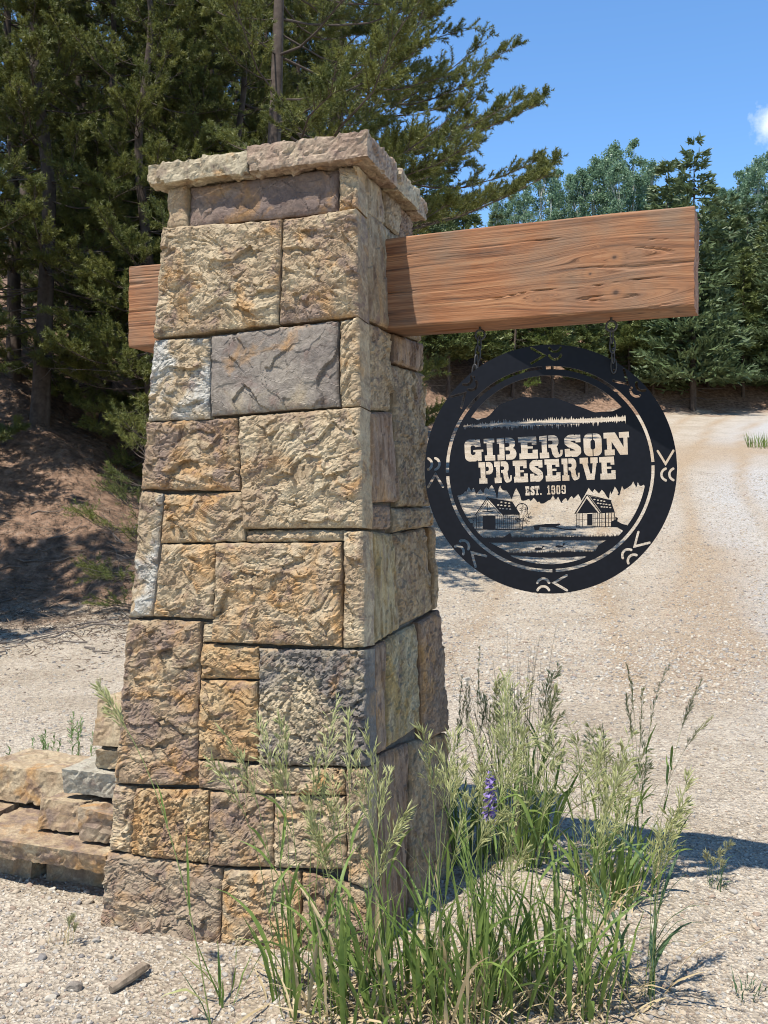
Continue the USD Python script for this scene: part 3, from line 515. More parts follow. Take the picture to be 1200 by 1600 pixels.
beam_mat = usdkit.material(stage, LOOKS+'weathered_timber', {
    'a': ('attribute', {'attribute': 'grain'}), 's': ('separate_color', {}),
    'cv': ('combine_xyz', {}), 'gm': ('math', {'math_type': 'multiply', 'value2': 60.0}), 'um': ('math', {'math_type': 'multiply', 'value2': 2.2}),
    'n1': ('noise_texture', {'scale': 1.0, 'detail': 5.0, 'roughness': .6}),
    'r1': ('rgb_ramp', {'ramp': [(.30, (.065, .034, .021)), (.40, (.15, .062, .027)), (.50, (.235, .100, .043)), (.62, (.285, .142, .068)), (.75, (.235, .14, .082))]}),
    'g2': ('math', {'math_type': 'multiply', 'value2': 330.0}), 'u2': ('math', {'math_type': 'multiply', 'value2': 4.0}), 'cv2': ('combine_xyz', {}),
    'n2': ('noise_texture', {'scale': 1.0, 'detail': 4.0, 'roughness': .6}),
    'r2': ('rgb_ramp', {'ramp': [(.33, (.34, .31, .29)), (.43, (.80, .77, .75)), (.52, (1., .99, .97)), (.68, (1.16, 1.13, 1.1))]}),
    'mul': ('mix_color', {'blend_type': 'multiply', 'fac': 1.0, 'use_clamp': False}),
    'g': ('geometry', {}), 'n3': ('noise_texture', {'scale': 3.4, 'detail': 5.0, 'roughness': .6}), 'm3': ('map_range', {'from_min': .42, 'from_max': .66, 'to_min': 0., 'to_max': .7, 'clamp': True}),
    'gry': ('mix_color', {'b': (.16, .118, .082)}),
    'kn': ('mix_color', {}), 'kf': ('rgb_ramp', {'ramp': [(0., (0, 0, 0)), (.10, (.25,)*3), (.2, (.16,)*3), (.35, (.22,)*3), (.6, (.5,)*3), (1., (.9,)*3)]}), 'kc': ('rgb_ramp', {'ramp': [(0., (.13, .07, .035)), (.2, (.15, .075, .04)), (.34, (.24, .12, .055)), (.62, (.25, .115, .05)), (.80, (.17, .085, .045)), (.9, (.04, .025, .018)), (1., (.03, .02, .015))]}),
    'bm': ('bump', {'strength': .35, 'distance': .003}),
    'p': ('principled_bsdf', {'roughness': .8, 'specular_ior_level': .25})},
    [('a.color', 's.color'), ('s.r', 'gm.value1'), ('s.b', 'um.value1'), ('gm.value', 'cv.y'), ('um.value', 'cv.x'), ('cv.vector', 'n1.vector'), ('n1.fac', 'r1.fac'),
     ('s.r', 'g2.value1'), ('s.b', 'u2.value1'), ('g2.value', 'cv2.y'), ('u2.value', 'cv2.x'), ('cv2.vector', 'n2.vector'), ('n2.fac', 'r2.fac'),
     ('g.position', 'n3.vector'), ('n3.fac', 'm3.value'), ('m3.result', 'gry.fac'), ('r1.color', 'gry.a'), ('gry.result', 'mul.a'), ('r2.color', 'mul.b'),
     ('s.g', 'kf.fac'), ('kf.color', 'kn.fac'), ('s.g', 'kc.fac'), ('kc.color', 'kn.b'), ('mul.result', 'kn.a'), ('kn.result', 'p.base_color'), ('n2.fac', 'bm.height'), ('bm.normal', 'p.normal')], surface='p.BSDF')
beam = thing('timber_beam', 'thick weathered brown timber running through the pillar with the round sign under it', 'timber beam')
put('timber', (bv, bf), beam_mat, beam, smooth=False, primvars={'grain': bpv})

# ------------------------------------------------------------ round sign
CX, CY, SR = 856.0, 733.0, 195.0
def rr(x0, y0, x1, y1, r):
    r = min(r, (x1-x0)/2-1e-4, (y1-y0)/2-1e-4); return box(x0+r, y0+r, x1-r, y1-r).buffer(r, 8)
def st(pts, w): return LineString(pts).buffer(w, cap_style=2, join_style=1)
U_ = unary_union
def stem(x0=.0, a=.10, b=.36, s=.0):  # slab stem with serifs to the left only
    return U_([box(a, 0, b, 1), box(x0, 0, b+s, .25), box(x0, .75, b+s, 1)])
def gG(): return U_([rr(0, 0, .75, 1, .24), box(.45, .64, .73, 1), box(.5, 0, .77, .42)]).difference(U_([rr(.28, .29, .5, .73, .1), box(.38, .52, .9, .645), Polygon([(.5, -.01), (.62, -.01), (.56, .06)]), Polygon([(.48, 1.01), (.6, 1.01), (.54, .95)])])).union(box(.40, .42, .86, .52))
def gI(): return U_([box(.13, 0, .40, 1), box(.02, 0, .50, .25), box(0, .8, .49, 1)])
def gB(): return U_([stem(0, .10, .345), U_([rr(.1, .49, .87, 1, .25), rr(.1, 0, .91, .55, .26)]).intersection(box(.40, 0, 1, 1)).difference(U_([rr(.3, .585, .60, .765, .08), rr(.3, .245, .61, .43, .08), Polygon([(.95, .60), (.76, .52), (.95, .46)])]))])
def gE(): return U_([box(.12, 0, .42, 1), box(0, .76, .5, 1), box(.03, 0, .5, .26), box(.3, .74, .83, 1), box(.62, .64, .83, 1), box(.3, .46, .66, .56), box(.3, 0, .88, .26), box(.64, 0, .88, .40)])
def gR(): return U_([stem(0, .10, .33, .08).difference(box(.33, .26, 1, .745)).difference(box(.345, .7, 1, 1)), rr(.2, .46, .84, 1, .22).intersection(box(.39, 0, 1, 1)).difference(rr(.3, .60, .58, .77, .08)), st([(.60, .52), (.655, .40), (.675, .22), (.74, .12)], .135), st([(.70, .1), (.82, .07), (.92, .12), (.955, .2), (.96, .34)], .055), Point(.72, .12).buffer(.12)])
def gS(): return U_([st([(.66, .84), (.5, .86), (.3, .85), (.17, .76), (.17, .66), (.28, .57), (.58, .44), (.70, .34), (.70, .22), (.58, .14), (.3, .14)], .14), box(.58, .64, .83, .985), box(.04, .015, .3, .37)]).difference(U_([Polygon([(.5, 1.01), (.6, 1.01), (.55, .95)]), Polygon([(.28, -.01), (.38, -.01), (.33, .05)])]))
def gO(): return rr(0, 0, .86, 1, .27).difference(U_([rr(.33, .29, .54, .72, .1), box(.415, -.1, .45, 1.1)]))
def gN(): return U_([box(.13, 0, .34, 1), box(.02, 0, .46, .25), box(0, .75, .4, 1), Polygon([(.1, 1), (.5, 1), (1.02, 0), (.68, 0)]), box(.84, 0, 1.02, 1), box(.66, .75, 1.1, 1)])
def gP(): return U_([stem(0, .10, .37).union(box(.02, 0, .46, .25)).difference(box(.37, .3, 1, 1)), rr(.2, .42, .82, 1, .24).intersection(box(.42, 0, 1, 1)).difference(rr(.3, .58, .58, .78, .08))])
def gV(): return U_([Polygon([(.06, 1), (.37, 1), (.5, .30), (.55, .30), (.64, 1), (.84, 1), (.66, 0), (.30, 0)]), box(0, .74, .40, 1), box(.5, .74, .85, 1)]).difference(Polygon([(.40, 1.1), (.40, .74), (.36, .74), (.485, .27), (.525, .27), (.57, .74), (.5, .74), (.5, 1.1)]))
def gT(): return U_([box(.22, 0, .44, 1), box(.1, 0, .56, .17), box(0, .8, .66, 1), box(0, .62, .13, 1), box(.53, .62, .66, 1)])
def g1(): return U_([box(.12, 0, .34, 1), box(0, 0, .46, .18), box(0, .72, .2, .86)])
def g9(): return rr(0, 0, .5, 1, .18).difference(U_([rr(.17, .55, .33, .82, .06), box(-.1, .34, .32, .46), rr(.17, .18, .32, .42, .05), box(.235, .8, .262, 1.1)]))
def g0(): return rr(0, 0, .5, 1, .18).difference(U_([rr(.18, .2, .32, .8, .06), box(.237, -.1, .263, 1.1)]))
def gdot(): return box(0, 0, .22, .2)
def place(g, wd_, xl, xr, top, bot, lean=.05):
    """glyph of width wd_ into the photograph's coordinates; top(x), bot(x) give the line's rails"""
    def f(x, y):
        x = np.asarray(x); y = np.asarray(y); X = xl+x/wd_*(xr-xl); t, b = top(X), bot(X)
        return X+(1-y)*(b-t)*lean, b+(t-b)*y
    from shapely.ops import transform
    return transform(lambda x, y: f(x, y), g.segmentize(.08)).buffer(0)
def lin(p, q): return lambda X: p[1]+(np.asarray(X)-p[0])*(q[1]-p[1])/(q[0]-p[0])
z5 = lambda x, y: (700+x/4, 640+y/4)
t1, b1 = lin(z5(93, 187), z5(1115, 139)), lin(z5(100, 325), z5(1112, 281))
t2, b2 = lin(z5(183, 329), z5(1028, 293)), lin(z5(185, 464), z5(1030, 434))
t3, b3 = lin(z5(475, 480), z5(728, 470)), lin(z5(475, 538), z5(728, 527))
cuts = []
for g, w, xa, xb in ((gG(), .86, 93, 209), (gI(), .5, 215, 282), (gB(), .9, 297, 414), (gE(), .88, 429, 549), (gR(), 1.02, 560, 704), (gS(), .84, 710, 816), (gO(), .86, 832, 944), (gN(), 1.1, 956, 1113)):
    cuts.append(place(g, w, 700+xa/4, 700+xb/4, t1, b1))
for g, w, xa, xb in ((gP(), .82, 183, 273), (gR(), 1.02, 280, 389), (gE(), .88, 397, 488), (gS(), .84, 497, 582), (gE(), .88, 594, 690), (gR(), 1.02, 699, 809), (gV(), .85, 811, 922), (gE(), .88, 930, 1028)):
    cuts.append(place(g, w, 700+xa/4, 700+xb/4, t2, b2))
for g, w, xa, xb in ((gE(), .88, 475, 502), (gS(), .84, 507, 534), (gT(), .66, 536, 563), (gdot(), .22, 567, 576), (g1(), .46, 611, 630), (g9(), .5, 637, 661), (g0(), .5, 668, 692), (g9(), .5, 700, 727)):
    cuts.append(place(g, w, 700+xa/4, 700+xb/4, t3, b3, .04))
# ring slot with four bridges
ring = Point(CX, CY).buffer(161.5, 90).difference(Point(CX, CY).buffer(156.5, 90))
for a in range(4): ring = ring.difference(affinity.rotate(box(CX-2.6, CY-200, CX+2.6, CY-100), a*90-3, origin=(CX, CY)))
cuts.append(ring)
# a chevron and two arcs, eight times round the rim
def arc(cx, cy, r, a0, a1, w):
    a = np.radians(np.linspace(a0, a1, 12)); return LineString(np.c_[cx+r*np.cos(a), cy+r*np.sin(a)]).buffer(w, cap_style=1)
for k in range(8):
    m = U_([LineString([(CX+166.5, CY-25), (CX+178, CY-5), (CX+190, CY-25)]).buffer(1.9, join_style=2), arc(CX+181, CY+11.5, 9.5, 108, 252, 2.0), arc(CX+193, CY+11.5, 9.5, 112, 248, 2.0)])
    cuts.append(affinity.rotate(m, k*45-1, origin=(CX, CY)))
for hx, hy in ((738, 588), (955, 580)): cuts.append(Point(hx, hy).buffer(2.2))
R0 = Point(CX, CY).buffer(147.0, 90)
# sky above the mountain
mount = [(690, 500), (690, 651), (731, 651), (738, 652), (745, 656), (750, 653), (757, 652), (763, 648), (770, 640), (780, 631), (790, 627), (803, 623), (815, 619.5), (825, 621), (836, 620), (850, 621.5), (866, 622), (880, 627), (895, 633), (912, 639), (921, 643), (926, 644.5), (953, 643), (960, 640), (968, 636), (1030, 636), (1030, 500)]
cuts.append(R0.intersection(Polygon(mount)))
# distant tree line: a strip with ragged edges
rs = random.Random(8); top_, bot_ = [], []
mid = lin((722, 665.5), (982, 654.5))
for x in np.cumsum([722]+[rs.choice((2.2, 2.8, 3.6)) for _ in range(88)]):
    m = float(mid(x)); k = min(1, (x-715)/70)
    th = (1.3+2.2*k); top_ += [(x, m-th+1), (x+1.5, m-th-rs.choice((.8, 1.5, 2.5, 3.5, 5.5))*(.5+.5*k))]
    d = rs.choice((.4, 1., 2., 3.5, 6.5))*(.5+.5*k)
    if rs.random() < .07: d += rs.uniform(4, 9)
    bot_ += [(x, m+th-1), (x+1.5, m+th+d)]
cuts.append(Polygon(top_+bot_[::-1]).buffer(0))
# meadow, barns and pond
sky_l = [(708, 769), (713, 775), (718, 774), (722, 772), (725, 768), (727, 769), (729, 764), (731, 761), (733, 765), (735, 768), (737, 764), (738, 762), (740, 766), (742, 773), (746, 768), (749, 765), (752, 769), (754, 771), (756, 764), (758, 762), (760, 763), (762, 765), (764, 761), (767, 758), (770, 763), (772, 769), (773.5, 771), (774, 778), (776, 778), (777, 768), (778, 763), (780, 759), (782, 764), (784, 766), (787, 767), (790, 767), (793, 771), (796, 776), (798, 781), (800, 775), (803, 767), (805, 763), (808, 768), (811, 774), (813, 782), (816, 783), (820, 782), (825, 780), (827, 783), (830, 781), (832, 778), (835, 781), (838, 785), (841, 784), (843, 787), (847, 787), (851, 785), (855, 782), (858, 781), (860, 778), (862, 774), (865, 779), (867, 781), (870, 776), (872, 780), (875, 786), (878, 781), (882, 778), (885, 783), (888, 778), (891, 775), (894, 779), (898, 775), (901, 772), (904, 777), (906, 782), (911, 774), (914, 768), (917, 762), (920, 766), (923, 769), (926, 764), (930, 768), (933, 771), (937, 765), (941, 769), (945, 776), (948, 779), (950, 767), (952, 772), (955, 765), (957, 760), (960, 764), (963, 770), (961, 773), (964, 774), (966, 766), (968, 759), (971, 765), (975, 763), (979, 760), (982, 758), (985, 752), (988, 758), (990, 761), (992, 753), (995, 759), (998, 759), (1001, 757), (1003, 760)]
R1 = Point(CX, CY).buffer(149.0, 90)
opening = R1.intersection(Polygon(sky_l+[(1030, 760), (1030, 950), (690, 950), (690, 769)]))
sol = []
L = lambda pts, w: sol.append(LineString(pts).buffer(w/2, cap_style=2, join_style=2))
def roof(poly, seed):
    p = Polygon(poly); r = random.Random(seed); holes = []
    for i in range(3):
        for j in range(5):
            if r.random() < .85:
                s, t = .12+.17*j+.05*(i % 2)+r.uniform(-.02, .02), .18+.22*i
                a, b, c, d = map(np.array, poly); q = (a*(1-s)+b*s)*(1-t)+(d*(1-s)+c*s)*t; holes.append(affinity.scale(Point(*q).buffer(1.0), 1.8, 1))
    sol.append(p.difference(U_(holes)))
# left barn
roof([(762, 778), (799, 784), (812, 804.5), (785, 805)], 2)
L([(760.5, 777), (741, 806)], 1.6); L([(761, 780.5), (744.5, 804.5)], .9); L([(760.5, 778), (786, 806)], 1.7); L([(760, 781.5), (781, 805)], .9)
L([(743, 806), (743, 828)], 1.2); L([(785, 805), (785, 828)], 1.0); L([(810, 805), (810, 827)], 1.0); L([(752, 800), (769, 799.5)], 1.3); L([(760, 786), (760, 800)], 1.2); L([(755, 795), (759, 790)], .8); L([(766, 796), (762, 790)], .8)
sol.append(box(753, 807, 773, 828)); L([(750, 806.5), (776, 806.5)], 1.0)
for x in (746, 748.5, 776, 779, 782, 788, 791.5, 795, 798, 801.5, 805, 808): L([(x, 804+rs.uniform(0, 3)), (x, 827)], .75)
L([(743, 817), (753, 817)], .7); L([(773, 819), (811, 818)], .7); L([(743, 828), (815, 828)], 1.5); L([(786, 811), (811, 810)], .7)
L([(723, 810.5), (743, 810)], 1.6); L([(727, 811), (727, 826)], 1.0); L([(739, 811), (739, 828)], 1.0); sol.append(box(730, 818, 737.5, 829)); L([(724, 828), (744, 828)], 1.4); L([(727, 815), (731, 811)], .7); L([(739, 815), (735, 811)], .7)
# tree beside it
for k in range(26):
    a = rs.uniform(0, 6.28); q = rs.uniform(.4, 1); x0, y0 = 815+12*q*math.cos(a), 806+16*q*math.sin(a)
    sol.append(arc(x0, y0, rs.uniform(1.3, 2.4), a*57, a*57+180, .45))
sol.append(arc(814, 796, 9, 190, 360, .8)); L([(815, 828), (816, 806)], 1.2); L([(822, 796), (825, 812)], .8); L([(816, 812), (822, 803)], .7)
# right barn
sol.append(Polygon([(914, 779), (899.5, 802), (932, 801)])); roof([(919, 775), (951, 782), (957, 800), (937, 801)], 5)
L([(914.5, 773), (896, 803)], 1.7); L([(915, 773), (936, 802)], 1.3); L([(918, 774), (938, 801)], .8); L([(915, 773), (952, 782)], 1.0)
for x in (899, 902.5, 908, 924, 927, 931, 934, 937.5, 943, 947.5, 952, 956.5): L([(x, 801), (x, 823)], 1.1 if x in (899, 956.5, 943) else .75)
sol.append(box(915, 803, 922.5, 821)); L([(898, 823.5), (958, 822.5)], 1.4); L([(898, 812), (915, 812)], .7); L([(922, 810), (957, 809)], .8); L([(922, 817), (957, 816)], .7); L([(936, 801), (958, 800)], 1.2)
sol.append(Polygon([(952, 822), (953, 814), (958, 812), (958, 807), (962, 809), (961, 814), (968, 818), (976, 820), (972, 830), (962, 824)]))
# banks and pond
def ragged(y, x0, x1, hmin, hmax, seed, bot):
    r = random.Random(seed); p = []
    for x in np.arange(x0, x1, 1.3): p += [(x, float(y(x))), (x+.65, float(y(x))-r.uniform(hmin, hmax)**1.0)]
    return Polygon(p+[(x1, float(bot(x1)))]+[(x, float(bot(x))) for x in np.linspace(x1, x0, 14)]).buffer(0)
sol.append(ragged(lin((738, 842), (972, 838)), 738, 974, .3, 5.5, 3, lambda x: 849-4.5*sstep(780, 860, x)))
sol.append(Polygon([(783, 846), (786, 840), (792, 836), (796, 833), (798, 838), (799, 847)]))
sol.append(ragged(lin((780, 866), (935, 862)), 780, 935, .3, 6.5, 6, lambda x: 870-2*np.cos((np.asarray(x)-780)/155*6.28)))
sol.append(Polygon([(700, 790), (722, 826), (745, 842), (765, 852), (784, 861), (796, 872), (760, 890), (680, 850)]).intersection(Point(CX, CY).buffer(152).difference(Point(CX, CY).buffer(133))))
sol.append(Polygon([(765, 849), (790, 862), (800, 872), (780, 880), (750, 860)]))
sol.append(Polygon([(960, 842), (942, 845), (932, 852), (927, 862), (912, 870), (935, 885), (975, 850)]))
sol.append(Polygon([(832, 822), (838, 821), (850, 819), (873, 818.5), (874, 820), (866, 823), (880, 826), (898, 826), (898, 828.5), (880, 828), (863, 824.5), (842, 823.5), (840, 829), (834, 829)]))
for dx, dy in ((840, 858), (872, 854)):
    sol.append(affinity.scale(Point(dx, dy).buffer(1), 6, 1.9)); L([(dx+5.5, dy-.5), (dx+7, dy-3.5)], 1.3); sol.append(affinity.scale(Point(dx+7.6, dy-4).buffer(1), 1.8, 1.1)); L([(dx-10, dy+1.2), (dx+9, dy+1.2)], .5)
cuts.append(opening.difference(U_(sol)))
plate = Point(CX, CY).buffer(SR, 128).difference(U_([c.buffer(0) for c in cuts]))
pieces = [g for g in getattr(plate, 'geoms', [plate]) if g.area > .3]
PXM = .45/SR
sign_c = C_+A_*1.03+B_*.02; SY = math.radians(6.0)
SA = np.array([math.cos(SY), -math.sin(SY), 0]); SN = np.array([math.sin(SY), math.cos(SY), 0])
# put the middle of the sign where the line of sight through its middle meets the plane under the beam
sign_c = onplane((858, 733), C_+B2*(BT/2-BD), B2)
def sgn(px, d=0.0): return sign_c+SA*(px[0]-CX)*PXM+np.array([0, 0, (CY-px[1])*PXM])+SN*d
sm = []
for g in pieces:
    g = g.simplify(.06)
    for gg in getattr(g, 'geoms', [g]):
        e = trimesh.creation.extrude_polygon(gg, 1.0, engine='earcut'); v = np.array(e.vertices)
        w = sign_c+SA*((v[:, 0]-CX)*PXM)[:, None]+np.array([0, 0, 1.])*((CY-v[:, 1])*PXM)[:, None]+SN*((v[:, 2]-.5)*.006)[:, None]
        sm.append((w, np.array(e.faces)[:, ::-1]))
sign = thing('hanging_sign', 'round black steel sign with cut-out lettering hanging by chains from the timber beam', 'sign')
put('sign_plate', join(sm), MAT['steel'], sign)

def torus(c, ax_u, ax_v, R, r, stretch=1.0, n=20, m=7):
    a = np.linspace(0, 2*np.pi, n, endpoint=False); ctr = c+np.outer(np.cos(a)*R, ax_u)+np.outer(np.sin(a)*R*stretch, ax_v)
    ctr = np.vstack([ctr, ctr[:1]]); nn = np.cross(ax_u, ax_v); t = np.gradient(ctr, axis=0); t[0] = t[-1] = ctr[1]-ctr[-2]; t /= np.linalg.norm(t, axis=1, keepdims=True); s = np.cross(t, nn)
    b = np.arange(m)/m*2*np.pi; v = ctr[:, None]+r*(np.cos(b)[None, :, None]*nn+np.sin(b)[None, :, None]*s[:, None])
    i = np.arange(n)[:, None]*m; j = np.arange(m)[None]; k = (j+1) % m
    q = np.stack([i+j, i+k, i+m+k, i+m+j], -1).reshape(-1, 4); return v.reshape(-1, 3), np.vstack([q[:, [0, 1, 2]], q[:, [0, 2, 3]]])
ZU = np.array([0, 0, 1.])
for (px, hole, lab) in (((736, 0), (738, 588), 'dark chain nearer the pillar holding the round sign under the beam'), ((955, 0), (955, 580), 'dark chain under the outer end of the beam holding the round sign')):
    ch = thing('hanging_chain', lab, 'chain')
    H = sgn(hole); u = (H-C_)@A2; P = C_+A2*u+B2*(BT/2-BD)+np.array([0, 0, BZ0])
    top = P-ZU*.03
    put('eye_bolt', join([torus(top, A_, ZU, .018, .0042), tube([P+ZU*.02, P-ZU*.014], .0045, 7)]), MAT['iron'], ch, smooth=True)
    n = max(2, int(round((top[2]-H[2]-.02)/.034))); 
    for k in range(n):
        c = top-ZU*.016+(H-(top-ZU*.016))*((k+.5)/n); L_ = (np.linalg.norm(H-top)/n)*.5
        d = A_ if k % 2 else B_*.9+A_*.4; d = d/np.linalg.norm(d)
        put('link', torus(c, d, ZU, .0095, .003, (L_+.0065)/.0095, 18, 6), MAT['iron'], ch, smooth=True)

# ------------------------------------------------------------ dry-laid stone wall left of the pillar
wall = thing('dry_stone_wall', 'low dry-laid wall of flat stones stacked against the left side of the pillar', 'stone wall')
WO = C_-A_*.5-B_*.30; WL = -A_; WK = B_
def wall_stone(l0, l1, z0, z1, o0, o1, mat, seed, jit=.03, res=.014, amp=.6, lab=None):
    r = np.random.default_rng(seed); c = []
    for zv in (z0, z1):
        for (l, o) in ((l1, o0), (l0, o0), (l0, o1), (l1, o1)):
            c.append(WO+WL*(l+r.uniform(-jit, jit))+WK*(o+r.uniform(-jit, jit))+ZU*(zv+r.uniform(-.35, .35)*jit))
    put('stone', rough_block(c, res, seed, amp, .3, 0), SM[mat], wall, label=lab)
for i, a in enumerate([(.08, .47, -.03, .10, .03, .3, 'brown'), (.51, .82, -.03, .085, .02, .3, 'brown'), (.85, 1.3, -.03, .10, .03, .3, 'buff'),
     (.06, .80, .112, .185, -.10, .42, 'buffpur'), (.83, 1.4, .11, .2, -.06, .42, 'buff'),
     (.07, .275, .213, .325, -.03, .2, 'brown'), (.305, .52, .208, .315, .03, .26, 'buffpur'), (.50, .98, .215, .36, .24, .55, 'buff'), (1.0, 1.4, .21, .36, .1, .4, 'buff'),
     (.02, .40, .345, .44, .06, .34, 'pale'), (.02, .28, .462, .535, .10, .36, 'buff'), (.02, .30, .555, .72, .09, .36, 'buff'),
     (.1, .7, .0, .2, .46, .75, 'buff'), (.1, .5, .21, .45, .56, .8, 'brown')]):
    wall_stone(*a[:6], a[6], 300+i*7)

# ------------------------------------------------------------ conifers
def unit(v): return v/(np.linalg.norm(v, axis=-1, keepdims=True)+1e-12)
def needles(org, dirs, lens, rng, per_m, nl, nw, fwd=.75):
    """foxtails: needles all round each twig, pointing forward; one thin triangle each"""
    cnt = np.maximum(6, (lens*per_m).astype(int)); idx = np.repeat(np.arange(len(org)), cnt); n = len(idx)
    t = rng.uniform(0, 1, n)**.85; base = org[idx]+dirs[idx]*(t*lens[idx])[:, None]
    rnd = unit(rng.normal(size=(n, 3))); perp = unit(rnd-dirs[idx]*np.sum(rnd*dirs[idx], 1, keepdims=True))
    f = np.clip(fwd+rng.normal(0, .2, n)+.5*t, .15, 1.6)
    d = unit(perp+dirs[idx]*f[:, None]); L = nl*rng.uniform(.75, 1.2, n)*(1-.25*t)
    side = unit(np.cross(d, unit(rng.normal(size=(n, 3)))))*(nw*.5)
    v = np.empty((n, 3, 3)); v[:, 0] = base-side; v[:, 1] = base+side; v[:, 2] = base+d*L[:, None]
    return v.reshape(-1, 3), np.arange(3*n).reshape(-1, 3)
def pine(seed, H, h0, spread, rad, per_m=270, nl=.08, nw=.0125, dens=1.0, bias=None, dead=14, step=.30):
    rng = np.random.default_rng(seed); tz = np.linspace(-.4, H, 26)
    wob = np.stack([np.interp(tz, np.linspace(-.4, H, 7), rng.normal(0, .10, 7)) for _ in range(2)], 1); wob -= wob[1]
    tp = np.c_[wob, tz]; tr = rad*(1-.93*np.clip(tz/H, 0, 1)**.9)+.02*np.exp(-np.maximum(tz, 0)/.2)
    trunk = tube(tp, tr, 12); limbs, org, dr, ln, twigs = [], [], [], [], []
    zc = h0
    while zc < H-.25:
        t = (zc-h0)/(H-h0)
        for _ in range(rng.integers(2, 5)):
            az = rng.uniform(0, 2*np.pi)
            if bias is not None and rng.random() < .3: az = bias+rng.normal(0, .5)
            Ln = spread*(1-t)**.62*(.55+.45*min(1, t*4+.35))*rng.uniform(.6, 1.15)
            if bias is not None: Ln *= 1+.45*math.cos(az-bias)
            if Ln < .25: Ln = .25
            el = math.radians(-16+46*t+rng.normal(0, 8)); n = 7; s = np.linspace(0, 1, n)
            d0 = np.array([math.cos(az), math.sin(az)]); zz = np.sin(el)*s*Ln+Ln*.20*s**2.4*rng.uniform(.6, 1.3)-Ln*.06*np.sin(s*np.pi)
            lat = np.cumsum(rng.normal(0, .035, n))*Ln*.8; per = np.array([-d0[1], d0[0]])
            b = np.array([np.interp(zc, tz, tp[:, 0]), np.interp(zc, tz, tp[:, 1]), zc])
            P = b+np.c_[np.outer(s*Ln*math.cos(el), d0)+np.outer(lat-lat[0], per), zz]
            limbs.append((P, (.008+.012*Ln/2.5)*(1-.82*s)))
            nt = max(5, int(Ln*10.5*dens)); st_ = np.sort(1-.72*rng.random(nt)**1.35); st_[-1] = 1.0
            for k, q in enumerate(st_):
                o = np.array([np.interp(q, s, P[:, c]) for c in range(3)]); tan = unit(np.array([np.interp(min(1, q+.05), s, P[:, c])-np.interp(q-.08, s, P[:, c]) for c in range(3)]))
                sd = unit(np.cross(tan, ZU))*(1 if k % 2 else -1); Lt = (.22+.34*(1-q)+.10*Ln*(1-q))*rng.uniform(.7, 1.25)
                dv = unit(tan*rng.uniform(.5, 1.1)+sd*rng.uniform(.2, 1.0)+ZU*rng.uniform(.05, .75)) if q < 1 else tan
                twigs.append((np.array([o, o+dv*Lt*.5, o+dv*Lt+ZU*Lt*.08]), np.array([.006, .0045, .003])))
                org.append(o+dv*Lt*.25); dr.append(unit(dv+ZU*.08)); ln.append(Lt*.85)
                for _ in range(rng.integers(1, 4)):
                    q2 = rng.uniform(.25, .8); dv2 = unit(dv+unit(rng.normal(size=3))*.75+ZU*.2); l2 = rng.uniform(.10, .2)
                    org.append(o+dv*Lt*q2); dr.append(dv2); ln.append(l2+.04)
        zc += step*rng.uniform(.7, 1.3)
    org.append(np.array([tp[-1, 0], tp[-1, 1], H-.3])); dr.append(ZU); ln.append(.45)
    nd = needles(np.array(org), np.array(dr), np.array(ln), rng, per_m, nl, nw, .45)
    deads = []
    for k in range(dead):
        zc = rng.uniform(.25*h0, h0+.25*(H-h0)); az = rng.uniform(0, 6.28); Ln = rng.uniform(.6, 1.8)*min(1, spread/2.2); s = np.linspace(0, 1, 6); d0 = np.array([math.cos(az), math.sin(az)])
        b = np.array([np.interp(zc, tz, tp[:, 0]), np.interp(zc, tz, tp[:, 1]), zc]); P = b+np.c_[np.outer(s*Ln, d0), -.22*Ln*s+.1*Ln*s**2+np.cumsum(rng.normal(0, .02, 6))*Ln]
        bits = [tube(P, .011*(1-.8*s)*min(1, Ln), 4)]
        for q in rng.uniform(.3, 1, 7):
            o = np.array([np.interp(q, s, P[:, c]) for c in range(3)]); dv = unit(np.r_[d0, 0]*.7+rng.normal(0, .6, 3)); l = rng.uniform(.1, .4)
            bits.append(tube([o, o+dv*l*.5+rng.normal(0, .02, 3), o+dv*l+np.array([0, 0, -.03])], [.0045, .003, .0015], 3, False))
        deads.append(join(bits))
    return trunk, limbs, twigs, nd, deads
def pine_thing(name, label, group, loc, rz, args, mat='needles', scale=1.0):
    trunk, limbs, twigs, nd, deads = pine(**args)
    t = thing(name, label, 'tree', group, None, loc, rz, scale)
    put('trunk', trunk, MAT['bark'], t, smooth=True)
    for P, r in limbs[:170]: put('limb', tube(P, r, 5), MAT['bark'], t, smooth=True)
    rest = [tube(P, r, 5) for P, r in limbs[170:]]+[tube(P, r, 3, False) for P, r in twigs]
    put('twigs', join(rest), MAT['bark'], t, smooth=True, kind='stuff')
    for d in deads: put('dead_branch', d, MAT['twig'], t, smooth=True)
    put('crown', nd, MAT[mat], t)
    return t
def pxat(px, D):  # ground point under a column of the picture at the distance D
    return (px-600)/FPX*D
G1 = None
PA = dict(seed=11, H=13.5, h0=1.3, spread=2.6, rad=.17, bias=None)
PB = dict(seed=23, H=12.5, h0=.9, spread=2.1, rad=.14)
PC = dict(seed=37, H=14.5, h0=3.4, spread=3.3, rad=.19, bias=0.15, dens=.9)
def tz_(x, y): return gz(x, y)-.05
x, y = pxat(428, 14.5), 14.5
tC = pine_thing('pine_tree', 'tall pine with a straight trunk and long limbs reaching right above the pillar cap', None, (x, y, tz_(x, y)), 0, PC)
x, y = pxat(62, 17.0), 17.0
tA = pine_thing('pine_tree', 'dense pine at the left edge with many bare grey lower branches', None, (x, y, tz_(x, y)), 40, PA)
x, y = pxat(238, 16.5), 16.5
tB = pine_thing('pine_tree', 'pine with a thin dark trunk just left of the pillar, above the beam stub', None, (x, y, tz_(x, y)), 0, PB)
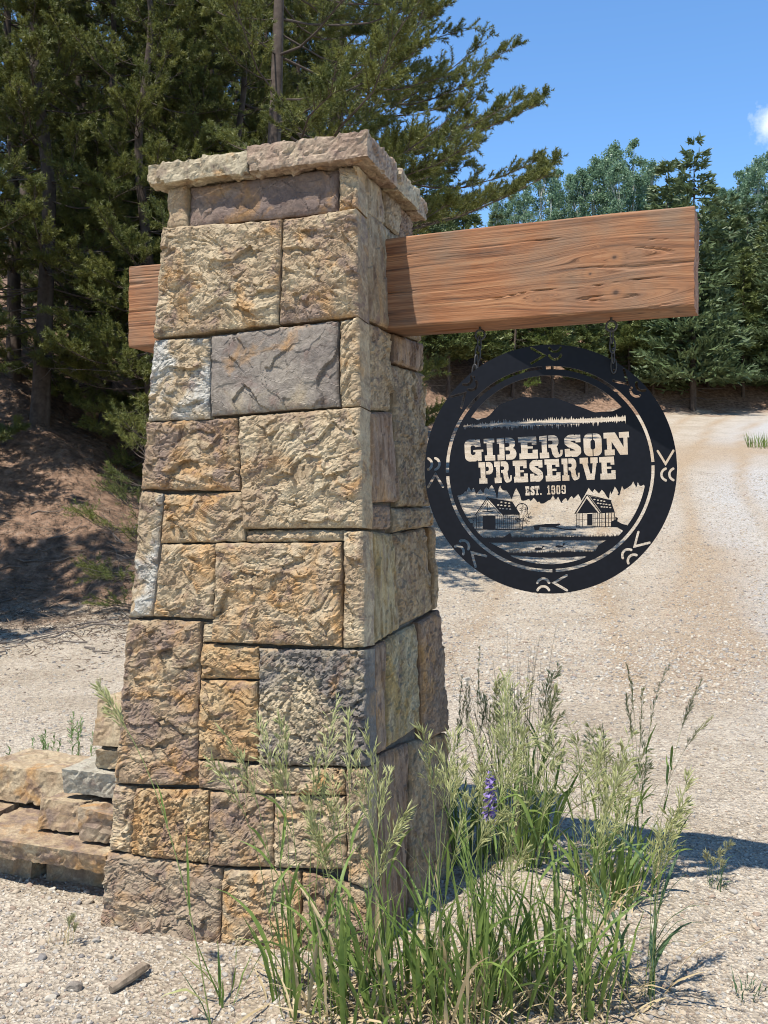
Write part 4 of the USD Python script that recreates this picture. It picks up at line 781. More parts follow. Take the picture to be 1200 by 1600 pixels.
near_pines = [
 (tB, 165, 18.5, 120, 1.0, 'slim dark pine between the left-edge pine and the pillar'),
 (tC, 525, 33.0, 0, 1.68, 'tall pine with upturned right-hand limbs standing behind the pillar cap'),
 (tA, 525, 19.5, 200, .95, 'pine crown seen directly above the right end of the pillar cap'),
 (tA, 320, 19.0, 300, 1.1, 'pine standing behind the pillar between the two straight trunks'),
 (tB, -150, 15.0, 10, 1.05, 'pine half out of view at the left edge, limbs reaching in'),
 (tB, 20, 18.5, 310, 1.05, 'bushy pine behind the left-edge pine with low sweeping limbs'),
 (tB, 300, 17.5, 230, .95, 'bushy pine just left of the pillar top behind the thin trunk'),
 (tA, 120, 21.0, 95, 1.1, 'tall dark pine in the gap between the left-edge pine and the slim pine'),
 (tB, 380, 18.0, 20, 1.0, 'dense pine crown directly behind the left half of the pillar cap'),
 (tB, 490, 24.0, 77, 1.0, 'thin pine deep in the stand behind the pillar cap')]
for src, px, D, rz, sc, lab in near_pines:
    x = pxat(px, D); copy_of(src, 'pine_tree', lab, 'tree', None, (x, D, tz_(x, D)), rz, sc)
rf = random.Random(71)
srcs = [tA, tB, tC]
k = 0
for i in range(26):
    D = rf.uniform(23, 46); px = rf.uniform(-120, 720); x = pxat(px, D)
    if toe_sd(np.array([x]), np.array([D]))[0] < (1.5 if D < 24 else 4.5): continue
    copy_of(srcs[i % 3], 'pine_tree', 'dark pine filling the stand behind the front row of pines on the bank', 'tree', 'pines deep in the stand on the left bank', (x, D, tz_(x, D)), rf.uniform(0, 360), rf.uniform(.75, 1.05)); k += 1
# trees left of the frame that shade the bank
for x, y, s, rz in ((-6.9, 10.2, 1.0, 60), (-7.8, 9.2, .85, 150), (-5.7, 8.7, .5, 20)):
    copy_of(tB, 'pine_tree', 'pine beyond the left edge whose shade falls on the needle-strewn bank', 'tree', 'pines beyond the left edge', (x, y, tz_(x, y)), rz, s)
# young bright pine right of the pillar top, low dark saplings on the bank
x, y = pxat(800, 47.5), 47.5
yp = pine_thing('young_pine', 'young yellow-green pine rising just above the beam near the pillar', None, (x, y, tz_(x, y)), 0, dict(seed=51, H=8.5, h0=.8, spread=2.0, rad=.09, per_m=120, nl=.09, nw=.016, dead=0), 'needles_bright')
x, y = pxat(218, 11.9), 11.9
sp = pine_thing('young_pine', 'small dark pine sapling on the bank beside the left edge of the pillar', None, (x, y, tz_(x, y)), 0, dict(seed=52, H=2.6, h0=.25, spread=.85, rad=.03, per_m=200, nl=.06, nw=.008, dead=3))
# ------------------------------------------------------------ far trees
def spruce(seed, H, W, n=10500, fw_=.065, fl=.34, droop=.25, open_=.0, base=.10):
    """tiers of separate boughs, each a drooping spray of needle faces, so the outline is spiky"""
    rng = np.random.default_rng(seed); nb = 150; t = np.sort(rng.beta(.95, 1.25, nb)); zc = (base+(1-base)*t)*H; az = np.cumsum(rng.normal(2.4, .5, nb))
    L = (W*(1-t)**.8*rng.uniform(.72, 1.18, nb)+.34)*(1-open_*rng.random(nb)); k = rng.choice(nb, n, p=(L+.25)/np.sum(L+.25)); q = rng.random(n)**.62
    r_ = L[k]*q; fan = rng.normal(0, .22, n)*(1.1-.5*q)*np.maximum(L[k], .4)
    ca, sa = np.cos(az[k]), np.sin(az[k]); tip = q**2
    b = np.c_[ca*r_-sa*fan*.7, sa*r_+ca*fan*.7, zc[k]-droop*r_+(.30*droop+.12)*r_*tip-np.abs(fan)*.25+rng.normal(0, .06, n)]
    d = unit(np.c_[ca, sa, -.15+.5*q]+rng.normal(0, .45, (n, 3))); s = unit(np.cross(d, rng.normal(size=(n, 3))))
    l = fl*rng.uniform(.55, 1.25, n)[:, None]; w = fw_*rng.uniform(.6, 1.2, n)[:, None]
    v = np.stack([b-s*w, b+s*w, b+d*l+s*w*.25, b+d*l-s*w*.25], 1).reshape(-1, 3)
    return v, np.arange(4*n).reshape(-1, 4)
def spruce_limbs(seed, H, W):
    rng = np.random.default_rng(seed+5); o = []
    for zc in np.arange(.05*H, .9*H, .45):
        for _ in range(3):
            az = rng.uniform(0, 6.28); L = W*(1-zc/H)**.85*.75; s = np.linspace(0, 1, 4)
            o.append(tube(np.c_[s*L*math.cos(az), s*L*math.sin(az), zc-.2*L*s+.12*L*s*s], .025*(1-.8*s), 4, False))
    return join(o)
def aspen(seed, H, W, n=11000):
    rng = np.random.default_rng(seed); nc = 80; t = rng.uniform(.2, 1, nc); prof = np.sin(np.clip((t-.14)/.9, 0, 1)*np.pi)**.7
    az = rng.uniform(0, 6.28, nc); r_ = W*prof*rng.uniform(.15, 1., nc)*.85
    c = np.c_[np.cos(az)*r_, np.sin(az)*r_, t*H*.97]; rad = W*rng.uniform(.20, .55, nc)*(1.15-.65*t)
    k = rng.integers(0, nc, n); p = c[k]+unit(rng.normal(size=(n, 3)))*(rad[k]*rng.random(n)**.6)[:, None]*np.array([1, 1, 1.25])
    d = unit(rng.normal(size=(n, 3))); s = unit(np.cross(d, rng.normal(size=(n, 3)))); sz = rng.uniform(.05, .10, n)[:, None]
    v = np.stack([p-s*sz*.8, p+d*sz, p+s*sz*.8, p-d*sz], 1).reshape(-1, 3)
    tr = [tube(np.c_[np.linspace(0, .15, 6), np.zeros(6), np.linspace(-.3, H*.96, 6)], np.linspace(.13, .015, 6), 8)]
    for j in range(0, nc, 2):
        z0 = c[j, 2]*.8; tr.append(tube([np.array([.1, 0, z0-.3]), c[j]*.5+np.array([0, 0, z0*.5]), c[j]], [.035, .025, .01], 4, False))
    return (v, np.arange(4*n).reshape(-1, 4)), join(tr)
def far_tree(kind, label, group, loc, seed, H, W, mat='spruce'):
    t = thing(kind, label, 'tree', group, None, loc)
    if kind == 'aspen_tree':
        cr, tr = aspen(seed, H, W); put('trunk', tr, MAT['aspenbark'], t, smooth=True); put('crown', cr, MAT['aspen'], t)
    else:
        put('trunk', tube(np.c_[np.zeros(5), np.zeros(5), np.linspace(-.4, H*.93, 5)], np.linspace(.17, .012, 5), 9), MAT['bark'], t, smooth=True)
        put('limbs', spruce_limbs(seed, H, W), MAT['bark'], t, smooth=True, kind='stuff'); put('crown', spruce(seed, H, W, base=({221: .30, 222: .14}[seed] if kind == 'lodgepole_pine' else {201: .12, 202: .05, 203: .2}[seed])), MAT[mat], t)
    return t
FT, HT = {}, {}
def far(kind, px, D, ytop, lab, grp, var):
    """var picks one of the grown shapes; the first use of a shape builds it"""
    x = pxat(px, D)
    while toe_sd(np.array([x]), np.array([D]))[0] < .6: D += .4; x = pxat(px, D)
    z0 = tz_(x, D)
    key = (kind, var)
    def scale_for(): return ((797-ytop)/FPX*D+1.5-z0)/HT[key]
    if key not in FT:
        sh = {('spruce_tree', 0): (201, 13., 2.4), ('spruce_tree', 1): (202, 12., 1.9), ('spruce_tree', 2): (203, 11., 2.2), ('aspen_tree', 0): (211, 14., 2.0), ('aspen_tree', 1): (212, 13., 1.6), ('aspen_tree', 2): (213, 15., 2.3),
              ('lodgepole_pine', 0): (221, 13., 2.3), ('lodgepole_pine', 1): (222, 12., 1.9)}[key]
        HT[key] = sh[1]; FT[key] = far_tree(kind, lab, grp, (0, 0, 0), *sh, mat='farpine' if kind == 'lodgepole_pine' else 'spruce')
        s = scale_for()
        FT[key].GetAttribute('xformOp:translate').Set(Gf.Vec3d(x, D, z0)); p = FT[key]
        UsdGeom.Xformable(p).AddScaleOp().Set(Gf.Vec3f(s, s, s)); return p
    return copy_of(FT[key], kind, lab, 'tree', grp, (x, D, z0), rf.uniform(0, 360), scale_for())
GS = 'dark conifers of the far tree line across the road'; LS = 'dark conifer standing in the tree line across the gravel road'
far('spruce_tree', 1082, 47, 212, 'tall pointed spruce rising above the outer end of the beam', None, 0)
for px, D, yt, v in ((1040, 50, 246, 1), (1132, 51, 300, 2), (1230, 49, 250, 0), (1004, 53, 330, 2), (948, 51, 352, 0), (893, 54, 370, 1), (838, 52, 372, 2), (775, 54, 330, 1), (722, 51, 300, 2), (1108, 56, 285, 1), (1166, 57, 300, 0), (1262, 53, 270, 2), (1203, 55, 300, 2), (1290, 52, 250, 1), (1022, 58, 290, 0), (690, 50, 270, 1), (665, 47, 250, 0)):
    far('spruce_tree', px, D, yt, {1040: 'dark spruce just left of the tall pointed spruce above the beam', 1132: 'dark spruce just right of the outer end of the beam',
        1203: 'dark conifer cut by the right edge of the picture beyond the road', 1166: 'dark spruce between the beam end and the right edge, behind olive pines', 775: 'dark conifer rising over the beam close to the young bright pine'}.get(px, LS), GS, v)
for i, (px, D, yt) in enumerate(((982, 49.5, 395), (915, 48.5, 405), (862, 47.5, 400), (800, 48.5, 385), (745, 46.5, 370), (1066, 52, 330), (1160, 49.5, 385), (1198, 51.5, 345), (700, 46, 360), (1106, 50, 400), (1020, 49, 440), (945, 56, 380), (1250, 50, 360))):
    far('lodgepole_pine', px, D, yt, {1066: 'bushy olive pine under the outer end of the beam, trunk showing at the road', 1160: 'bushy olive pine right of the beam end with boughs low over the road', 1198: 'bushy olive pine at the right edge of the picture, behind the roadside tuft'}.get(px, 'bushy olive pine in the tree line across the gravel road'), 'olive pines of the far tree line', i % 2)
ga = 'pale green aspens behind the far conifers'
for i, (px, D, yt) in enumerate(((955, 60, 222), (985, 61, 214), (925, 60, 240), (905, 60, 262), (872, 62, 262), (845, 60, 238), (1015, 62, 250), (1035, 60, 290), (1060, 64, 280), (1125, 62, 290), (1150, 63, 262), (1180, 61, 240), (1205, 62, 228), (1240, 64, 200), (820, 64, 285), (890, 66, 270), (1000, 68, 245), (1165, 68, 255), (940, 70, 245), (1275, 62, 210), (800, 62, 290), (965, 58, 250), (860, 59, 300), (775, 62, 300))):
    far('aspen_tree', px, D, yt, {985: 'tallest pale aspen above the middle of the beam, left of the pointed spruce', 845: 'pale aspen nearest the tips of the big pine limbs, above the beam', 1205: 'pale aspen cut by the right edge of the picture'}.get(px, 'pale blue-green aspen standing behind the dark far conifers'), ga, i % 3)
for i in range(34):   # the forest goes on behind
    far('spruce_tree', rf.uniform(640, 1330), rf.uniform(72, 105), rf.uniform(300, 370), LS, GS, i % 3)

# ------------------------------------------------------------ grasses
def ribbon(P, w, fold=.25, twist=0.0, side=None):
    P = np.asarray(P, float); n = len(P); t = unit(np.gradient(P, axis=0)); s0 = unit(np.cross(t, ZU)) if side is None else np.broadcast_to(side, P.shape)
    up = unit(np.cross(s0, t)); a = np.linspace(0, twist, n)[:, None]; s = s0*np.cos(a)+up*np.sin(a); w = np.asarray(w)[:, None]
    mid_ = P-unit(np.cross(s, t))*w*fold
    v = np.stack([P-s*w, mid_, P+s*w], 1).reshape(-1, 3); i = np.arange(n-1)[:, None]*3
    q = np.concatenate([np.c_[i, i+1, i+4, i+3], np.c_[i+1, i+2, i+5, i+4]]); return v, q
def leaf_blade(rng, base, az, L, w, lean, droop, nseg=10):
    s = np.linspace(0, 1, nseg); d = np.array([math.cos(az), math.sin(az), 0]); el = math.pi/2-lean-droop*s**1.6
    step = L/(nseg-1); P = base+np.cumsum(np.r_[np.zeros((1, 3)), (np.cos(el)[:-1, None]*d+np.sin(el)[:-1, None]*ZU)*step], 0)
    P = P+np.cumsum(rng.normal(0, .002, (nseg, 3)), 0)
    ww = w*np.minimum(1, (.55+.9*s))*np.clip((1-s)*2.2, 0.02, 1)
    return ribbon(P, ww, .3, rng.normal(0, .9))
def spikelets(org, dirs, L, W, rng):
    n = len(org); s1 = unit(np.cross(dirs, rng.normal(size=(n, 3)))); s2 = np.cross(dirs, s1); L = np.asarray(L)[:, None]; W = np.asarray(W)[:, None]
    m = org+dirs*L*.42; tip = org+dirs*L
    v = np.stack([org, m+s1*W, m+s2*W*.6, m-s1*W, m-s2*W*.6, tip], 1).reshape(-1, 3); i = np.arange(n)[:, None]*6
    f = np.concatenate([i+np.array([[0, 2, 1], [0, 3, 2], [0, 4, 3], [0, 1, 4], [5, 1, 2], [5, 2, 3], [5, 3, 4], [5, 4, 1]])[k][None] for k in range(8)])
    return v, f
def stalk_path(rng, base, H, lean_az, lean, droop, n=9):
    s = np.linspace(0, 1, n); d = np.array([math.cos(lean_az), math.sin(lean_az), 0]); ang = lean*.4+lean*.6*s+droop*s**4
    st_ = H/(n-1); return base+np.cumsum(np.r_[np.zeros((1, 3)), (np.sin(ang)[:-1, None]*d+np.cos(ang)[:-1, None]*ZU)*st_], 0)
def panicle(rng, P, frac, spread=1.0, dense=1.0, size=1.0):
    """a loose brome head along the upper part of the stalk: whorls of thin rays with hanging or upright spikelets"""
    n = len(P); s = np.linspace(0, 1, n); o, d, l, w, rays = [], [], [], [], []
    side0 = rng.uniform(0, 6.28)
    for q in np.linspace(1-frac, .985, int(11*dense)):
        b = np.array([np.interp(q, s, P[:, c]) for c in range(3)]); t = unit(np.array([np.interp(min(1, q+.05), s, P[:, c])-np.interp(q-.05, s, P[:, c]) for c in range(3)])); k = (1-q)/frac
        for _ in range(rng.integers(2, 5)):
            az = side0+rng.normal(0, 1.2); pr = unit(np.cross(t, unit(rng.normal(size=3)))); rd = unit(t*1.1+pr*rng.uniform(.25, .8)*spread); rl = (.012+.055*k)*rng.uniform(.6, 1.3)*size
            e = b+rd*rl; rays.append(tube([b, b+rd*rl*.6, e+np.array([0, 0, -.1*rl])], [.0006, .0005, .0004], 3, False))
            for m in range(rng.integers(1, 4)):
                f = rng.uniform(.45, 1); o.append(b+(e-b)*f); d.append(unit(rd+pr*rng.uniform(-.2, .35)+rng.normal(0, .18, 3)-ZU*.12*spread)); l.append(rng.uniform(.024, .042)*size); w.append(rng.uniform(.0019, .0031)*size)
    return join([spikelets(np.array(o), np.array(d), l, w, rng)]+rays)
def clump(name, label, group, cx, cy, rx, ry, nst, hst, nlf, hlf, seed, stem_m='stem', seed_m='seed', blade_m='blade', lean=.16, size=1.0, spread=1.0, frac=.27, wl=.0078, straw=0, rush=0):
    rng = np.random.default_rng(seed); t = thing(name, label, 'grass', group)
    def spot(k=1.0):
        a, r_ = rng.uniform(0, 6.28), math.sqrt(rng.random())*k; x = cx+rx*r_*math.cos(a); y = cy+ry*r_*math.sin(a); return np.array([x, y, gz(x, y)-.012]), a
    for i in range(nst):
        b, a = spot(.75); H = rng.uniform(*hst); P = stalk_path(rng, b, H, a+rng.normal(0, .6), abs(rng.normal(0, lean)), rng.uniform(0, .9))
        rr_ = .0015*size; parts = [tube(P, np.linspace(rr_, rr_*.45, len(P)), 4, False)]
        sp_ = put('stem', join(parts), MAT[stem_m], t, smooth=True)
        put('seed_head', panicle(rng, P, frac*rng.uniform(.8, 1.2), spread*rng.uniform(.7, 1.3), 1.0, size), MAT[seed_m], sp_)
        for _ in range(rng.integers(1, 4)):
            q = rng.uniform(.12, .62); s = np.linspace(0, 1, len(P)); bb = np.array([np.interp(q, s, P[:, c]) for c in range(3)])
            put('leaf', leaf_blade(rng, bb, rng.uniform(0, 6.28), rng.uniform(.12, .26)*size, wl*.7, rng.uniform(.25, .6), rng.uniform(.3, 1.5), 8), MAT[blade_m], t, smooth=True)
    for i in range(nlf):
        b, a = spot(); put('leaf', leaf_blade(rng, b, a+rng.normal(0, .9), rng.uniform(*hlf), wl*rng.uniform(.6, 1.25), abs(rng.normal(0, .22)), rng.uniform(.1, 3.0)*rng.random()), MAT[blade_m if rng.random() > .13 or wl < .004 else 'straw'], t, smooth=True)
    if rush:
        for i in range(rush):
            b, a = spot(.6); P = stalk_path(rng, b, rng.uniform(*hst)*rng.uniform(.8, 1.28), a+rng.normal(0, .5), abs(rng.normal(0, .2)), .1); put('stem', tube(P, np.linspace(.0016, .0005, len(P)), 4, False), MAT['rush'], t, smooth=True)
    if straw:
        sb = []
        for i in range(straw):
            b, a = spot(1.25); sb.append(leaf_blade(rng, b+ZU*.012, rng.uniform(0, 6.28), rng.uniform(.08, .26), wl*.55, rng.uniform(.5, 1.5), rng.uniform(.3, 1.2), 7))
        put('dry_leaves', join(sb), MAT['straw'], t, smooth=True, kind='stuff')
    return t
def gp(px, py):  # ground point seen at a pixel
    d = ray((px, py)); t = -1.5/d[2]; p = EYE+d*t
    for _ in range(4): t = (gz(p[0], p[1])-1.5)/d[2]; p = EYE+d*t
    return p[0], p[1]
CL = [  # name, label, base pixel, rx, ry, stems, height, leaves, height, kw
 ('brome_grass', 'tall brome clump at the left end of the grass patch, seed heads against the pillar front', (475, 1565), .10, .13, 7, (.70, .92), 22, (.18, .42), dict(straw=30)),
 ('brome_grass', 'brome clump in front of the pillar with seed heads below the dark grey stone', (545, 1580), .10, .14, 8, (.55, .86), 34, (.18, .46), dict(straw=45)),
 ('brome_grass', 'brome clump before the shaded right corner of the pillar', (640, 1590), .12, .14, 7, (.62, .90), 50, (.2, .5), dict(straw=60)),
 ('brome_grass', 'leafy green brome clump right of the pillar corner with broad bent blades', (725, 1585), .12, .15, 5, (.6, .88), 64, (.22, .54), dict(straw=70, wl=.0055)),
 ('brome_grass', 'brome clump with upright seed heads below the left half of the round sign', (800, 1575), .12, .15, 9, (.68, 1.0), 48, (.2, .52), dict(straw=70)),
 ('brome_grass', 'brome clump with arching heads under the right half of the round sign', (900, 1570), .12, .15, 11, (.55, .84), 34, (.2, .48), dict(straw=50, spread=1.4)),
 ('brome_grass', 'rightmost tall brome leaning over the gravel with one long dark blade', (1000, 1560), .06, .10, 6, (.5, .72), 10, (.3, .5), dict(straw=15, blade_m='blade_blue')),
 ('brome_grass', 'grass clump right of the patch in front of the shadow on the gravel', (950, 1400), .14, .16, 12, (.50, .80), 44, (.15, .38), dict(straw=40, seed_m='seed', spread=1.3)),
 ('brome_grass', 'grass clump with dull thin heads standing alone on the gravel to the right', (990, 1385), .10, .12, 6, (.7, .95), 18, (.15, .3), dict(seed_m='seed_dark', size=.7, spread=.35)),
 ('brome_grass', 'dense clump behind the patch beside the pillar with dark wiry rush stems', (805, 1340), .17, .17, 12, (.62, .88), 60, (.25, .6), dict(rush=46, seed_m='seed', straw=25)),
 ('brome_grass', 'sparse brome behind the right edge of the pillar in its shadow', (720, 1345), .10, .12, 8, (.6, .95), 26, (.2, .5), dict(seed_m='seed_dark', size=.6, spread=.4)),
 ('grass_tuft', 'small green tuft at the foot of the pillar, left of the tall grass', (352, 1572), .02, .02, 0, (.3, .4), 8, (.16, .34), dict(wl=.005)),
 ('grass_tuft', 'tiny thin tuft alone on the gravel at the right of the shadow', (1112, 1385), .05, .05, 5, (.1, .2), 14, (.05, .14), dict(wl=.0022, seed_m='seed_dark', size=.5, blade_m='blade_blue')),
 ('grass_tuft', 'tiny dry tuft on the gravel in the bottom left corner', (100, 1480), .05, .05, 3, (.08, .14), 12, (.04, .11), dict(wl=.002, seed_m='seed_dark', size=.4, blade_m='straw')),
 ('grass_tuft', 'small tuft on the gravel in the bottom right corner', (1165, 1555), .05, .05, 0, (.1, .2), 16, (.04, .1), dict(wl=.0025, blade_m='blade_blue')),
]
for i, (nm, lab, px, rx, ry, ns, hs, nl_, hl, kw) in enumerate(CL):
    x, y = gp(*px); clump(nm, lab, None, x, y, rx, ry, ns, hs, nl_, hl, 500+i*11, **kw)
# the single tall stalk arching left across the pillar
rng = np.random.default_rng(77); x, y = gp(330, 1600); b = np.array([x, y, gz(x, y)-.01])
t = thing('grass_stalk', 'single arching grass stalk crossing the left part of the pillar front', 'grass')
pts = [b]+[onplane(p, np.array([x, y, 0]), np.array([.25, 1, 0])) for p in ((312, 1500), (290, 1390), (262, 1290), (232, 1205), (205, 1150), (180, 1110), (158, 1078))]
pp = np.array(pts); ss = np.linspace(0, 1, len(pp)); fine = np.linspace(0, 1, 22); P = np.stack([np.interp(fine, ss, pp[:, c]) for c in range(3)], 1)
for _ in range(3): P[1:-1] = (P[:-2]+2*P[1:-1]+P[2:])/4
s_ = put('stem', tube(P, np.linspace(.0022, .0007, 22), 5, False), MAT['stem'], t, smooth=True)
put('seed_head', panicle(rng, P[12:], .62, .75, 1.5, 1.0), MAT['seed'], s_)
for q, az, L_, w, ln_, dr_, m in ((.0, 2.6, .26, .005, .5, .9, 'blade_blue'), (.28, 1.9, .24, .0042, .25, .3, 'blade'), (.05, 3.5, .16, .006, .8, 1.6, 'seed'), (.45, 2.2, .16, .003, .5, .3, 'blade')):
    j = int(q*21); put('leaf', leaf_blade(rng, P[j], az, L_, w, ln_, dr_, 9), MAT[m], t, smooth=True)
# purple flower
x, y = gp(752, 1612); b = np.array([x, y, gz(x, y)]); tp_ = onplane((766, 1200), np.array([x, y, 0]), np.array([0, 1., 0]))
fl = thing('purple_flower', 'spike of small purple flowers standing among the grass right of the pillar', 'flower')
P = b+np.outer(np.linspace(0, 1, 8), tp_-b); put('stem', tube(P, .0017, 5), MAT['blade'], fl, smooth=True)
for k in range(20):
    q = k/19; o = tp_-ZU*.02-ZU*.125*(1-q); az = k*2.4; d = np.array([math.cos(az), math.sin(az), -.1]); L_ = .020*(1-.5*q)+.007
    pet = [ribbon([o, o+unit(d+np.array(v))*L_*.6, o+unit(d+np.array(v)*1.3)*L_], [.0022, .0062, .0035], .4) for v in ((0, 0, .5), (.5, 0, -.2), (-.5, .2, -.3))]
    put('floret', join(pet), MAT['petal'], fl, smooth=True)
# weeds on the gravel at the left
def weed(label, px, H, n, seed):
    rng = np.random.default_rng(seed); x, y = gp(*px); t = thing('weed_plant', label, 'plant')
    for i in range(n):
        xx, yy = x+rng.normal(0, .07), y+rng.normal(0, .07); b = np.array([xx, yy, gz(xx, yy)-.01]); h = H*rng.uniform(.45, 1.0)
        P = stalk_path(rng, b, h, rng.uniform(0, 6.28), abs(rng.normal(0, .15)), .1, 8); s_ = put('stem', tube(P, np.linspace(.0025, .001, 8), 4, False), MAT['stem'], t, smooth=True)
        lv = []; s = np.linspace(0, 1, 8)
        for q in np.linspace(.12, 1, int(34*h/.4)):
            bb = np.array([np.interp(q, s, P[:, c]) for c in range(3)]); lv.append(leaf_blade(rng, bb, rng.uniform(0, 6.28), rng.uniform(.03, .06)*(1.15-.5*q), .004, rng.uniform(.35, .9), .5, 4))
        put('leaves', join(lv), MAT['weed'], s_, smooth=True, kind='stuff')
weed('leafy green weed with upright stems on the gravel behind the low stone wall', (95, 1228), .42, 9, 5)
weed('taller bright weed at the far left of the low stone wall', (40, 1232), .34, 6, 6)
weed('small sprig of weed on the gravel between the other weeds and the pillar', (112, 1150), .17, 3, 7)
x, y = pxat(1192, 33), 33.0
clump('grass_tuft', 'green roadside tuft at the right edge where the road bends', None, x, y, .55, .4, 0, (.5, .9), 110, (.2, .65), 901, wl=.011)

# ------------------------------------------------------------ loose stones, wood and gravel
def rock(name, label, px, size, seed, mat, flat=.55, cat='rock', group=None, sink=.3):
    x, y = gp(*px); r = np.random.default_rng(seed); m = trimesh.creation.icosphere(3); v = np.array(m.vertices); d = unit(r.normal(size=(14, 3))); k = r.uniform(.55, .95, 14)
    dd = v@d.T; sc = np.min(np.where(dd > .05, k/np.maximum(dd, .05), 9), 1); v = v*np.minimum(sc, 1.1)[:, None]*np.array([1, .8, flat])*size; v = v+(fbm(v*14/size*.1+seed, 3, seed)-.5)[:, None]*size*.15
    an = r.uniform(0, 6.28); c, s = math.cos(an), math.sin(an); v = v@np.array([[c, s, 0], [-s, c, 0], [0, 0, 1]])+np.array([x, y, gz(x, y)+size*flat*(1-2*sink)*.6])
    put(name, (v, m.faces), mat, None, label=label, cat=cat, group=group)
rock('flat_stone', 'reddish triangular stone chip leaning at the foot of the pillar front', (208, 1438), .05, 3, SM['cappink'], .7)
rock('loose_stone', 'pale stone lying on the gravel beside the right edge of the pillar', (732, 1063), .05, 4, SM['white'], .6)
rock('loose_stone', 'grey pebble larger than its neighbours at the bottom left', (118, 1545), .028, 5, SM['slate'], .6)
rock('loose_stone', 'pale rounded pebble just below the pillar foot', (248, 1462), .018, 6, SM['white'], .7)
rock('loose_stone', 'white stone on the shaded needle slope at the left', (88, 690), .12, 8, SM['white'], .5)
rock('loose_stone', 'buff stone half buried on the upper needle slope at the left', (55, 692), .20, 9, SM['capbuff'], .35)
rock('loose_stone', 'small white stone low on the shaded bank left of the pillar', (80, 768), .07, 10, SM['white'], .5)
x, y = gp(208, 1535); pw = [np.array([x-.05, y-.07, gz(x, y)+.012]), np.array([x-.01, y-.01, gz(x, y)+.022]), np.array([x+.02, y+.05, gz(x, y)+.024]), np.array([x+.03, y+.085, gz(x, y)+.012])]
put('wood_scrap', tube(pw, [.012, .019, .016, .005], 8), MAT['deadwood'], None, label='short weathered piece of wood lying on the gravel before the pillar', cat='driftwood')
# fallen twigs on the bank
rt_ = np.random.default_rng(13)
for i in range(36):
    px_, D = rt_.uniform(-20, 250), rt_.uniform(9.5, 16); x = pxat(px_, D); L_ = rt_.uniform(.2, .8); az = rt_.uniform(0, 6.28); q = [np.array([x+L_*s*math.cos(az), D+L_*s*math.sin(az), 0])+rt_.normal(0, .03, 3) for s in np.linspace(-.5, .5, 5)]
    for p in q: p[2] = gz(p[0], p[1])+.02+abs(p[2])*.6
    put('fallen_twig', tube(q, np.linspace(.011, .004, 5), 5), MAT['twig'], None, label='thin grey twig lying on the brown needles of the left bank', cat='twig', group='twigs fallen on the left bank')
lit = []
rl = np.random.default_rng(17); nl_ = 15000
Dl = rl.uniform(8.2, 19, nl_); Xl = (rl.uniform(-40, 290, nl_)-600)/FPX*Dl; sdl = toe_sd(Xl, Dl); kp = (sdl > rl.normal(-.9, 1.0, nl_)); Xl, Dl = Xl[kp], Dl[kp]; Zl = ground_z(Xl, Dl)+.008
n_ = len(Xl); az = rl.uniform(0, 6.28, n_); Ll = np.where(rl.random(n_) < .85, rl.uniform(.03, .10, n_), rl.uniform(.1, .3, n_)); tl = rl.normal(0, .25, n_)
dl = np.stack([np.cos(az), np.sin(az), tl+.1], 1); sl = np.stack([-np.sin(az), np.cos(az), 0*az], 1)*rl.uniform(.003, .009, n_)[:, None]; pl_ = np.stack([Xl, Dl, Zl], 1); ul = np.array([0, 0, 1.])*rl.uniform(.004, .012, n_)[:, None]
vl = np.stack([pl_-sl, pl_+sl, pl_+ul*1.2, pl_+dl*Ll[:, None]], 1).reshape(-1, 3); il = np.arange(n_)[:, None]*4
put('needle_litter', (vl, np.concatenate([il+np.array([f]) for f in ((0, 1, 3), (1, 2, 3), (2, 0, 3))])), MAT['litter'], None, label='brown fallen needles and bits of bark strewn over the left bank', cat='litter', kind='stuff')
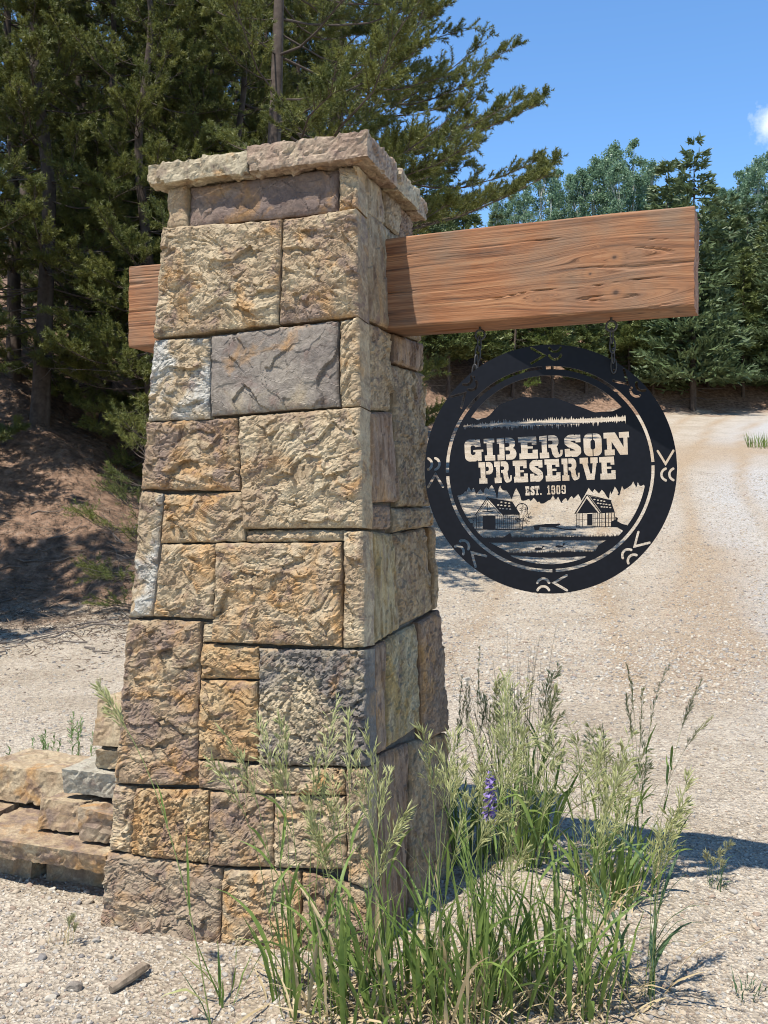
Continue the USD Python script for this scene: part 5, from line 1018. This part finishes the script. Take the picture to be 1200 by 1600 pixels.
# gravel: a carpet of small stones, denser towards the camera
GM = [simple('pebble_buff', (.32, .26, .19), .9, .15, 60., .2), simple('pebble_grey', (.265, .24, .205), .9, .15, 60., .2), simple('pebble_pale', (.385, .34, .275), .9, .15, 60., .15), simple('pebble_brown', (.235, .175, .13), .9, .15, 60., .2), simple('pebble_dark', (.165, .15, .137), .85, .15, 60., .2)]
inst = UsdGeom.PointInstancer.Define(stage, '/World/gravel'); tag(inst.GetPrim(), 'loose pale gravel and grit scattered over the ground', 'gravel', None, 'stuff')
protos = []
for k in range(10):
    r = np.random.default_rng(60+k); m = trimesh.creation.icosphere(1 if k < 5 else 2); v = np.array(m.vertices); d = unit(r.normal(size=(9, 3))); kk = r.uniform(.6, .95, 9); dd = v@d.T
    v = v*np.minimum(np.min(np.where(dd > .05, kk/np.maximum(dd, .05), 9), 1), 1.05)[:, None]*np.array([1, r.uniform(.6, .9), r.uniform(.45, .7)])
    usdkit.mesh(stage, f'/World/gravel/pebble_{k:03d}', (v, m.faces), GM[k % 5]); protos.append(f'/World/gravel/pebble_{k:03d}')
inst.CreatePrototypesRel().SetTargets([Sdf.Path(p) for p in protos])
rg = np.random.default_rng(99); N = 100000
D = 2.3+(rg.random(N)**1.7)*11; X = rg.uniform(-.46, .46, N)*D*1.08; sz = np.clip(rg.lognormal(-5.65, .5, N), .0018, .018)*(1+.05*D)
N2 = 45000; D2 = rg.uniform(7.5, 27, N2); X2 = (rg.uniform(560, 1240, N2)-600)/FPX*D2
D = np.r_[D, D2]; X = np.r_[X, X2]; sz = np.r_[sz, np.clip(rg.lognormal(-4.55, .42, N2), .005, .03)]; N = len(D)
keep = toe_sd(X, D) < rg.normal(-.3, .8, N)
rel = np.stack([X, D], 1)-C_[:2]; keep &= ~((np.abs(rel@A_[:2]) < .5) & (np.abs(rel@B_[:2]) < .5))
keep &= rg.random(N) < (.35+1.1*fbm(np.c_[X*1.3, D*1.3, 0*X], 3, 41))
X, D, sz = X[keep], D[keep], sz[keep]; n = len(X)
# height of the built surface there
from scipy.interpolate import RegularGridInterpolator
ZI = RegularGridInterpolator((gy, gx), GZ, bounds_error=False, fill_value=0)
Z = ZI(np.c_[D, X])+sz*.12
inst.CreatePositionsAttr(Vt.Vec3fArray.FromNumpy(np.stack([X, D, Z], 1).astype(np.float32)))
inst.CreateScalesAttr(Vt.Vec3fArray.FromNumpy(np.repeat(sz[:, None], 3, 1).astype(np.float32)))
inst.CreateProtoIndicesAttr(Vt.IntArray.FromNumpy(rg.choice(10, n, p=np.array([.28, .2, .2, .10, .05]*2)/1.66).astype(np.int32)))
an = rg.uniform(0, np.pi, n)
q = np.zeros((n, 4)); q[:, 0] = np.cos(an); q[:, 3] = np.sin(an); q[:, 1:3] = rg.normal(0, .15, (n, 2)); q /= np.linalg.norm(q, axis=1, keepdims=True)
inst.CreateOrientationsAttr(Vt.QuathArray([Gf.Quath(float(a[0]), float(a[1]), float(a[2]), float(a[3])) for a in q]))
